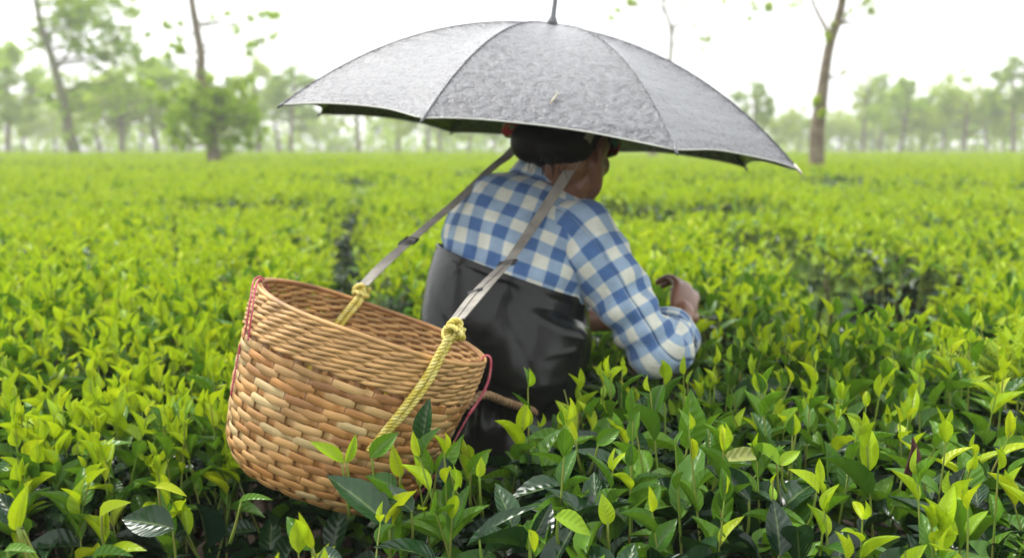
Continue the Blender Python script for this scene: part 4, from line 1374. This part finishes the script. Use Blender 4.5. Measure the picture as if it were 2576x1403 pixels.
def hand(S, W, pd, back, curl, thumb_sign, sc=1.0):
    """palm, four unequal bent fingers and a thumb leaving the side of the palm"""
    pd = nrm(pd); back = nrm(back - pd * (np.asarray(back) @ pd)); sx = np.cross(pd, back) * thumb_sign
    c = W + pd * .048 * sc
    S.chain([W - pd * .012, W + pd * .02], [.0255 * sc, .026 * sc])
    S.ball(c, (sx * .039 * sc, back * .0155 * sc, pd * .05 * sc))
    S.ball(W + pd * .035 * sc + sx * .022 * sc - back * .008 * sc, (sx * .02 * sc, back * .014 * sc, pd * .032 * sc))
    lens = [.068, .077, .072, .056]
    for i in range(4):
        off = (1.5 - i) * .0195 * sc
        b = W + pd * (.085 - .004 * abs(i - 1)) * sc + sx * off
        ang = 0; p = b; pts = [W + pd * .06 * sc + sx * off * .9, p]
        cu = [c_ * (1 + .12 * (i - 1)) for c_ in curl]
        for l_, c_ in zip((.45, .31, .24), cu):
            ang += c_
            d = pd * math.cos(ang) - back * math.sin(ang) + sx * (1.5 - i) * .13
            p = p + nrm(d) * lens[i] * l_ * sc
            pts.append(p)
        S.chain(pts, [.0092 * sc, .0092 * sc, .0086 * sc, .0078 * sc, .0066 * sc], 4, 10)
    t0 = W + pd * .025 * sc + sx * .026 * sc
    t1 = t0 + nrm(pd * .75 + sx * .6 - back * .35) * .034 * sc
    t2 = t1 + nrm(pd * .85 + sx * .1 - back * .55) * .030 * sc
    t3 = t2 + nrm(pd * .8 - sx * .15 - back * .6) * .024 * sc
    S.chain([t0, t1, t2, t3], [.013 * sc, .0115 * sc, .010 * sc, .0078 * sc], 4, 10)
hand(body, WR, at(1724, 742, 2.185) - WR, np.array([.60, -.70, .35]), (.55, .6, .45), 1, 1.1)
hand(body, LWR, np.array([.8, .25, -.25]), np.array([.1, .1, .9]), (.5, .6, .4), 1)
# legs and feet down to the path
for s_ in (1, -1):
    hp_ = at(1272, 1040, 1.98) + LAT * .075 * s_
    kn = np.array([hp_[0] + .01, 1.99 - .05 * s_, .42]); an = np.array([kn[0] - .01 * s_, kn[1] - .02, .07])
    body.chain([hp_, hp_ * .5 + kn * .5, kn], [.085, .075, .055])
    body.chain([kn, kn * .6 + an * .4, an], [.053, .05, .033])
    body.chain([an + [0, -.02, -.02], an + [.03, .05, -.035], an + [.06, .12, -.045]], [.032, .032, .024])
skin = body.skin('body', M['skin'], person, .0036, 3)

# ---- hair with a low knot, head cloth
hr = Solid()
hr.ball(hp(-.020, .034, 0), hax(.092, .090, .076))
hr.ball(hp(-.045, -.012, 0), hax(.060, .062, .066))
hr.ball(at(1342, 356, 2.04), hax(.044, .046, .05))
hr.ball(at(1378, 384, 2.05), hax(.036, .036, .04))
hr.ball(hp(-.075, -.038, 0), hax(.034, .030, .044))
ho_ = hr.skin('hair', M['hair'], person, .005, 4)
# wisps at the nape
mb = MB()
for j in range(26):
    a = random.uniform(-.04, .04)
    b0 = hp(-.085 + random.uniform(-.02, .02), -.055 + random.uniform(-.01, .01), a)
    mb.add(tube(catmull([b0, b0 - HU * random.uniform(.012, .025) - HF * random.uniform(.0, .012), b0 - HU * random.uniform(.02, .045) - HF * random.uniform(-.01, .02) + HR * random.uniform(-.01, .01)], 3), .0007, 4))
mb.build('wisp', [M['hair']], ho_)

def head_shell(name, m, test, grow, n=40):
    """cloth lying on the head: the patch of the skull where test(front, up, right) holds, with thickness"""
    V, Fc, keep = [], [], {}
    for i in range(n + 1):
        th = math.pi * i / n
        for k in range(2 * n):
            a = math.pi * k / n
            keep[i, k] = (math.cos(a) * math.sin(th), math.cos(th), math.sin(a) * math.sin(th))
    idx = {}
    def vid(i, k):
        k %= 2 * n
        if (i, k) not in idx:
            f, u, r = keep[i, k]
            w = 1 + .012 * math.sin(14 * f + 9 * u) + .01 * math.sin(11 * r - 6 * f)
            idx[i, k] = len(V); V.append(hp(-.008 + f * (.090 + grow) * w, .022 + u * (.088 + grow) * w, r * (.070 + grow) * w))
        return idx[i, k]
    for i in range(n):
        for k in range(2 * n):
            f, u, r = keep[i, k]
            if test(f, u, r): Fc.append((vid(i, k), vid(i + 1, k), vid(i + 1, k + 1), vid(i, k + 1)))
    o = mesh_obj(name, V, Fc, m, person)
    md = o.modifiers.new('thick', 'SOLIDIFY'); md.thickness = .004
    return o
head_shell('headscarf', M['teal'], lambda f, u, r: u > -.12 + .35 * abs(f - .35) and -.1 < f < .93 and u < .9, .010)
head_shell('scarf_border', M['red'], lambda f, u, r: f > .62 and -.10 < u < .75, .0155)
kn_ = Solid(); kn_.ball(at(1284, 322, 2.16), (HF * .016, HR * .02, HU * .024)); kn_.ball(at(1290, 318, 2.16), (HF * .02, HR * .014, HU * .018))
kn_.skin('scarf_knot', M['red'], person, .004, 3)

# ---- rubber apron wrapped round the back
APRON = [(1284, 680, 2.03, .163, .120, .30), (1280, 710, 2.025, .165, .124, .28), (1273, 770, 2.01, .170, .130, .22), (1268, 840, 1.995, .172, .135, .14), (1262, 915, 1.978, .164, .13, .08),
         (1261, 975, 1.972, .150, .118, .04), (1262, 1005, 1.97, .146, .115, .02), (1264, 1050, 1.97, .160, .128, 0), (1268, 1180, 1.97, .185, .15, 0), (1272, 1400, 1.985, .20, .17, 0), (1278, 1700, 2.0, .21, .18, 0)]
pa = np.random.default_rng(9).random(8) * 6.28
CREASE = [(4.9, .10, .3, .008, .004), (5.3, .16, -.5, .007, -.005), (5.7, .14, 1.0, .006, .005), (4.6, .2, .8, .008, .005), (5.5, .21, 1.3, .007, .006), (5.1, .22, 1.9, .006, -.005), (5.9, .1, .4, .007, .006), (4.4, .12, 2.2, .008, -.004), (5.2, .06, 2.6, .009, .004)]
def apron_disp(a, s, f):
    g_ = .004 * math.sin(3 * a + 14 * s + pa[0]) + .003 * math.sin(4 * a - 22 * s + pa[1])
    # cloth pinched in below the arm and standing out under it (a runs from her front)
    da = (a - 5.85 + math.pi) % (2 * math.pi) - math.pi
    lg = min(1, max(0, (s - .05) / .03)); lg = lg * lg * (3 - 2 * lg)
    g_ += .045 * math.exp(-(da / .34) ** 2) * (lg * math.exp(-max(0, s - .09) / .07)) - .006 * math.exp(-(da / .3) ** 2 - ((s - .03) / .03) ** 2)
    db = (a - 5.4 + math.pi) % (2 * math.pi) - math.pi
    g_ -= .010 * math.exp(-(db / .18) ** 2 - ((s - .13) / .07) ** 2)
    for (c0, s0, k_, w_, am) in CREASE:
        dc = (a - c0 + math.pi) % (2 * math.pi) - math.pi
        q = (dc * .15 * math.cos(k_) + (s - s0) * math.sin(k_)); r_ = (-dc * .15 * math.sin(k_) + (s - s0) * math.cos(k_))
        g_ += .5 * am * math.exp(-(q / w_) ** 2 - (r_ / .06) ** 2)
    # gathers at the tie
    tie = math.exp(-((s - .262) / .035) ** 2)
    g_ += tie * (.006 * math.sin(17 * a + 30 * s) + .004 * math.sin(11 * a - 50 * s + 1))
    g_ += .010 * math.sin(7 * a + 2) * max(0, min(1, (s - .3) / .3))
    return g_
V, Fc, U, _, _ = loft(APRON, 14, 200, 2.35, disp=apron_disp, u_r=.15)
ap = mesh_obj('apron', V, Fc, M['rubber'], person, uv=U)
md = ap.modifiers.new('thick', 'SOLIDIFY'); md.thickness = .003; md.offset = 0

# ------------------------------------------------------------------ carrying strap
strap = empty('carrying_strap', tuple(HC + HU * .11))
tag(strap, 'grey webbing head strap with black buckles tied to the basket by yellow rope', 'carrying strap')
def ribbon(name, pts, w, nref, parent, n=10, th=.0016, twist=None):
    C = catmull(np.array(pts, float), n)
    T = np.gradient(C, axis=0); T /= np.linalg.norm(T, axis=1)[:, None]
    NR = catmull(np.array([nrm(q) for q in nref], float), n) if len(nref) == len(pts) else np.tile(nrm(nref[0]), (len(C), 1))
    V, U = [], []
    for i in range(len(C)):
        nn = nrm(NR[i] - T[i] * (NR[i] @ T[i])); b = np.cross(T[i], nn)
        for x, z in ((-1, 1), (0, 1.15), (1, 1), (1, -1), (0, -.85), (-1, -1)):
            V.append(C[i] + b * w * .5 * x + nn * th * .5 * z); U.append((x * w * .5, i * .01))
    Fc = [(i * 6 + k, i * 6 + (k + 1) % 6, (i + 1) * 6 + (k + 1) % 6, (i + 1) * 6 + k) for i in range(len(C) - 1) for k in range(6)]
    Fc += [(5, 4, 3, 2, 1, 0), tuple((len(C) - 1) * 6 + k for k in range(6))]
    return mesh_obj(name, V, Fc, M['web'], parent, smooth=False, uv=U)
KR = bpt(-.92, -.050, .012); KL = bpt(R(106), -.016, .0)
top = hp(-.03, .128, 0)
nb = np.array([-.35, -.85, .35])
PR0 = KR + np.array([.006, .012, .014]); PR2 = at(1276, 662, 1.79)
PR = [PR0, PR0 * .52 + PR2 * .48, PR2, at(1335, 578, 1.915), at(1395, 487, 1.975), at(1440, 415, 2.0), hp(-.062, .02, .078), hp(-.05, .09, .055), top]
ribbon('webbing', PR, .021, [nb, nb, nb, nb, (-.2, -.9, .3), (.1, -.95, .2), HR, HR * .7 + HU * .7, HU], strap)
PL = [KL + np.array([.006, .006, .012]), at(965, 668, 1.865), at(1032, 605, 1.92), at(1150, 505, 2.03), at(1235, 425, 2.10), at(1290, 378, 2.14), hp(-.05, .045, -.085), hp(-.04, .10, -.055), top + HU * .002]
nl = np.array([-.5, -.75, .45])
ribbon('webbing', PL, .021, [nl, nl, nl, nl, nl, (-.5, -.8, .3), -HR, -HR * .7 + HU * .7, HU], strap)
# doubled ends back from the buckles
off = np.array([-.010, .004, -.002])
ribbon('webbing', [PR[0] + off, PR[1] + off * 1.5, PR[2] + off * .6], .014, [nb, nb, nb], strap)
ribbon('webbing', [PL[0] + off * .8, PL[1] + off, PL[2] + off * .4], .014, [nl, nl, nl], strap)
def buckle(p, d, nn, w=.031, l=.020):
    d = nrm(d); nn = nrm(nn - d * (np.asarray(nn) @ d)); b = np.cross(d, nn)
    q = [p + b * w / 2 + d * l / 2, p - b * w / 2 + d * l / 2, p - b * w / 2 - d * l / 2, p + b * w / 2 - d * l / 2]
    mb = MB()
    for i in range(4): mb.add(tube([q[i], q[(i + 1) % 4]], .0024, 6))
    mb.add(tube([p + b * w / 2, p - b * w / 2], .0022, 6))
    return mb.build('buckle', [M['blackplastic']], strap)
buckle(PR[2], PR[3] - PR[1], nb); buckle(PR[1] + off * 1.5, PR[2] - PR[0], nb, .022, .010)
buckle(PL[2], PL[3] - PL[1], nl, .030, .016); buckle(PL[2] * .9 + PL[1] * .1 + off * .5, PL[2] - PL[0], nl, .026, .01)
def knot(p, sc_, ax):
    """a lumpy overhand knot: a closed trefoil of rope plus a wrap"""
    ax = nrm(ax); e1 = nrm(np.cross(ax, [.2, .3, .9])); e2 = np.cross(ax, e1)
    pts = []
    for i in range(25):
        t = 2 * math.pi * i / 24
        x, y, z = math.sin(t) + 2 * math.sin(2 * t), math.cos(t) - 2 * math.cos(2 * t), -math.sin(3 * t)
        pts.append(p + sc_ * (x * e1 * .33 + y * e2 * .33 + z * ax * .45))
    k = rope('knot', pts, .0046, M['yrope'], strap, 3, .016, 5)
    w = [p + sc_ * (.62 * math.cos(t) * e1 + .62 * math.sin(t) * e2) + ax * sc_ * (1.1 - .16 * t) for t in np.linspace(0, 12, 26)]
    rope('knot', w, .0040, M['yrope'], strap, 3, .016, 4)
knot(KR, .017, PR[1] - PR[0]); knot(KL, .015, PL[1] - PL[0])
rope('rope', [KR + np.array([0, 0, -.006]), bpt(-.94, -.012, .012), bpt(-.97, .03, .011), bpt(-1.03, .075, .011), bpt(-1.10, .115, .009), bpt(-1.15, .135, .007)], .0052, M['yrope'], strap, 3, .02)
rope('rope', [KR + np.array([-.006, -.004, -.004]), bpt(-.98, -.010, .013), bpt(-1.02, .03, .012), bpt(-1.08, .075, .012), bpt(-1.14, .118, .010), bpt(-1.2, .16, .008)], .0050, M['yrope'], strap, 3, .02)
rope('rope', [KL + np.array([0, 0, -.004]), bpt(R(108), .0, -.012), bpt(R(114), .05, -.014), bpt(R(120), .12, -.012), bpt(R(124), .2, -.012)], .0050, M['yrope'], strap, 3, .02)
rope('rope', [KL + np.array([.004, 0, -.004]), bpt(R(105), .0, -.013), bpt(R(111), .05, -.017), bpt(R(116), .12, -.014)], .0046, M['yrope'], strap, 3, .02)
wc = rope('waist_rope', [bpt(.3, .10, .006), at(1215, 993, 1.72), at(1270, 1010, 1.78), at(1330, 1030, 1.835), at(1400, 1050, 1.88)], .008, M['brope'], None, 3, .035)
tag(wc, 'thick brown coir rope from the basket to the picker\'s waist', 'rope')

# ------------------------------------------------------------------ leaves one would recognise again
def feature_leaf(bush, base, tip, Y, width, typ, nrmref=(0, -1, .4), var=0, dY=0.0, label=None, m=None):
    """a single leaf from its foot to its tip (picture points at distance Y)"""
    a = at(base[0], base[1], Y); b = at(tip[0], tip[1], Y + dY)
    d = b - a; L = np.linalg.norm(d); d = d / L
    n = np.asarray(nrmref, float); n = nrm(n - d * (n @ d)); x = np.cross(d, n)
    W = width * Y / 2504.0
    me = LEAFMESH[typ, var]
    if m is not None:
        me = me.copy(); me.materials.clear(); me.materials.append(m)
    o = bpy.data.objects.new('leaf', me)
    mt = Matrix(((*(x * W),), (*(d * L),), (*(n * L),))).transposed().to_4x4(); mt.translation = Vector(a)
    root = BUSHOBJ[bush]
    o.parent = root; o.matrix_parent_inverse = root.matrix_basis.inverted(); o.matrix_basis = mt
    col.objects.link(o)
    if label: o['label'] = label
    # its stalk, down into the bush
    c = a + np.array([random.uniform(-.02, .02), .02, -.045 - random.random() * .04])
    MB().add(tube(catmull([a + d * .004, a * .6 + c * .4 + np.array([0, 0, -.01]), c], 3), np.linspace(.0014, .0026, 7), 6)).build('stalk', [M['stem']], root)
    return o
M['withered'] = principled('withered_leaf', (.10, .028, .022), .6, .4, (40, (.05, .02, .015), .4, .65), (60, .7, .004))
M['eaten'] = leaf_mat('yellowed_leaf', [(.30, .34, .08), (.36, .38, .12)], .4, .35, (.45, .5, .1), .4)
for a in [
    (2, (1728, 1130), (1744, 985), 1.42, 74, 1, (0.1, -1, .25), 0, -.01, 'large upright pale green leaf'),
    (1, (1962, 1400), (1955, 1248), 1.20, 76, 2, (0, -1, .5), 1, .03, 'broad dark leaf facing the viewer'),
    (1, (1890, 1262), (1780, 1160), 1.26, 62, 2, (.2, -.8, .7), 0, .02),
    (0, (1062, 1110), (1076, 1004), 1.36, 50, 2, (-.2, -1, .2), 0, .0, 'dark pointed leaf standing in front of the yellow rope'),
    (0, (985, 1330), (832, 1168), 1.27, 92, 2, (.3, -.7, .8), 1, .03, 'large dark leaf below the basket'),
    (0, (1090, 1190), (1040, 1095), 1.36, 46, 1, (-.3, -.9, .4), 0, .0),
    (0, (1095, 1190), (1160, 1110), 1.37, 48, 1, (.4, -.8, .5), 1, .0),
    (0, (1010, 1200), (985, 1120), 1.35, 34, 0, (-.1, -1, .3), 0, .0),
    (0, (1140, 1230), (1115, 1150), 1.35, 60, 2, (-.2, -.9, .6), 0, .0),
    (0, (1000, 1230), (930, 1185), 1.33, 50, 1, (0, -.6, .9), 1, .0),
    (0, (1180, 1190), (1230, 1130), 1.4, 44, 1, (.2, -.9, .5), 0, .0),
    (0, (865, 1165), (786, 1100), 1.32, 36, 0, (-.1, -.6, .9), 1, .0),
    (0, (868, 1165), (898, 1092), 1.32, 26, 0, (.4, -.9, .2), 0, .01),
    (0, (930, 1150), (1000, 1085), 1.33, 46, 1, (.3, -.8, .6), 0, .01),
    (0, (1040, 1290), (960, 1200), 1.28, 60, 2, (.4, -.7, .8), 3, .02),
    (0, (1330, 1370), (1395, 1262), 1.2, 58, 2, (.5, -.7, .6), 0, .03),
    (0, (1200, 1360), (1320, 1238), 1.16, 40, 2, (-.3, -.4, .9), 3, .0),
    (1, (1960, 1170), (1885, 1105), 1.33, 44, 0, (0, -.5, 1), 0, .02),
    (1, (1962, 1170), (2010, 1128), 1.33, 34, 0, (.2, -.6, 1), 1, .0),
    (1, (2060, 1240), (1990, 1170), 1.28, 40, 0, (.5, -.7, .5), 0, .02),
    (1, (1640, 1395), (1700, 1300), 1.17, 56, 1, (-.3, -.8, .5), 0, .01, 'mid green leaf near the bottom edge'),
    (1, (1330, 1330), (1355, 1390), 1.1, 30, 0, (0, -.5, 1), 1, .0),
    (3, (2268, 1205), (2302, 1100), 1.35, 38, 2, (.2, -1, .2), 2, .0, 'withered dark red leaf'),
    (2, (1815, 1160), (1945, 1118), 1.36, 46, 1, (.1, -.6, .9), 3, .0, 'curled yellowing leaf'),
    (4, (45, 1330), (62, 1222), 1.05, 44, 0, (.1, -1, .3), 0, .0, 'bright yellow green young leaf at the left corner'),
    (4, (42, 1335), (40, 1270), 1.03, 22, 0, (-.3, -1, .2), 0, -.005),
    (4, (10, 1385), (86, 1372), 1.02, 36, 1, (0, -.3, 1), 1, .0),
    (4, (60, 1330), (-20, 1230), 1.07, 60, 2, (.2, -.8, .5), 0, .02),
    (4, (790, 1385), (716, 1295), 1.12, 52, 1, (-.2, -.8, .6), 0, .02, 'upright leaf pair below the basket'),
    (4, (788, 1380), (752, 1290), 1.11, 26, 0, (.2, -1, .3), 0, .0),
    (4, (800, 1400), (862, 1395), 1.1, 60, 2, (0, -.5, 1), 1, .0),
    (4, (230, 1400), (330, 1385), 1.05, 34, 1, (0, -.4, 1), 0, .0),
    (5, (250, 1300), (320, 1255), 1.34, 40, 0, (0, -.6, 1), 0, .0),
    (5, (390, 1225), (470, 1232), 1.38, 30, 0, (0, -.4, 1), 1, .0),
    (5, (600, 1262), (680, 1240), 1.3, 26, 1, (0, -.4, 1), 1, .0),
    (5, (440, 1330), (300, 1290), 1.36, 90, 2, (0, -.7, .7), 1, .0),
    (2, (1450, 1110), (1420, 1040), 1.42, 34, 0, (-.3, -.9, .3), 0, .01),
    (2, (1500, 1120), (1560, 1075), 1.42, 42, 1, (.2, -.7, .7), 0, .01),
    (0, (1130, 1180), (1165, 1225), 1.3, 30, 0, (0, -.6, 1), 0, .0),
    (0, (1205, 1200), (1212, 1150), 1.32, 26, 0, (.2, -1, .2), 0, .0),
    (0, (1530, 1320), (1518, 1245), 1.2, 44, 0, (.1, -1, .3), 1, .0),
    (0, (1395, 1300), (1500, 1320), 1.15, 70, 0, (0, -.5, 1), 3, .0, 'broad bright green leaf lying flat by the bottom edge'),
]:
    mm = M['withered'] if len(a) > 9 and 'withered' in a[9] else (M['eaten'] if len(a) > 9 and 'yellowing' in a[9] else None)
    feature_leaf(a[0], a[1], a[2], a[3], a[4], a[5], a[6], a[7], a[8], a[9] if len(a) > 9 else None, mm)

# feathery weed among the tea at the right edge
weed = empty('feathery_weed', (at(2540, 930, 1.95)[0], 1.95, 0))
tag(weed, 'pale feathery weed with tiny paired leaflets at the right edge', 'weed')
mb0 = MB()
for (bx_, by_, tx, ty, dy) in [(2500, 1010, 2470, 880, .05), (2510, 1010, 2560, 860, -.05), (2520, 1020, 2600, 900, .1), (2490, 1010, 2410, 930, -.05), (2530, 1030, 2590, 970, -.1)]:
    A, B = at(bx_, by_, 1.95), at(tx, ty, 1.95 + dy)
    C = catmull([A + np.array([0, 0, -.25]), A, A * .5 + B * .5 + np.array([0, 0, .02]), B], 5)
    mb0.add(tube(C, np.linspace(.002, .0008, len(C)), 5))
    lv = Leaves()
    P, D, NN = [], [], []
    for j in range(5, len(C)):
        q = j / len(C)
        tn = nrm(C[j] - C[j - 1])
        for s_ in (1, -1):
            sd = nrm(np.cross(tn, [0, -.5, .9])) * s_
            r_ = nrm(sd + tn * .5)
            for k in range(9):
                for s2 in (1, -1):
                    P.append(C[j] + r_ * .006 * (k + 1)); D.append(np.cross(r_, [0, -.4, .9]) * s2 + r_ * .5); NN.append((random.uniform(-.2, .2), -.4, 1))
    P = np.array(P); n = len(P)
    lv.add(P, np.array(D), np.array(NN), np.full(n, .011), np.full(n, .0045), 0, rng.random(n))
    fr = join_leaves('frond', lv.cat(), LO, [M['young']], weed)
mb0.build('stalk', [M['stem']], weed)
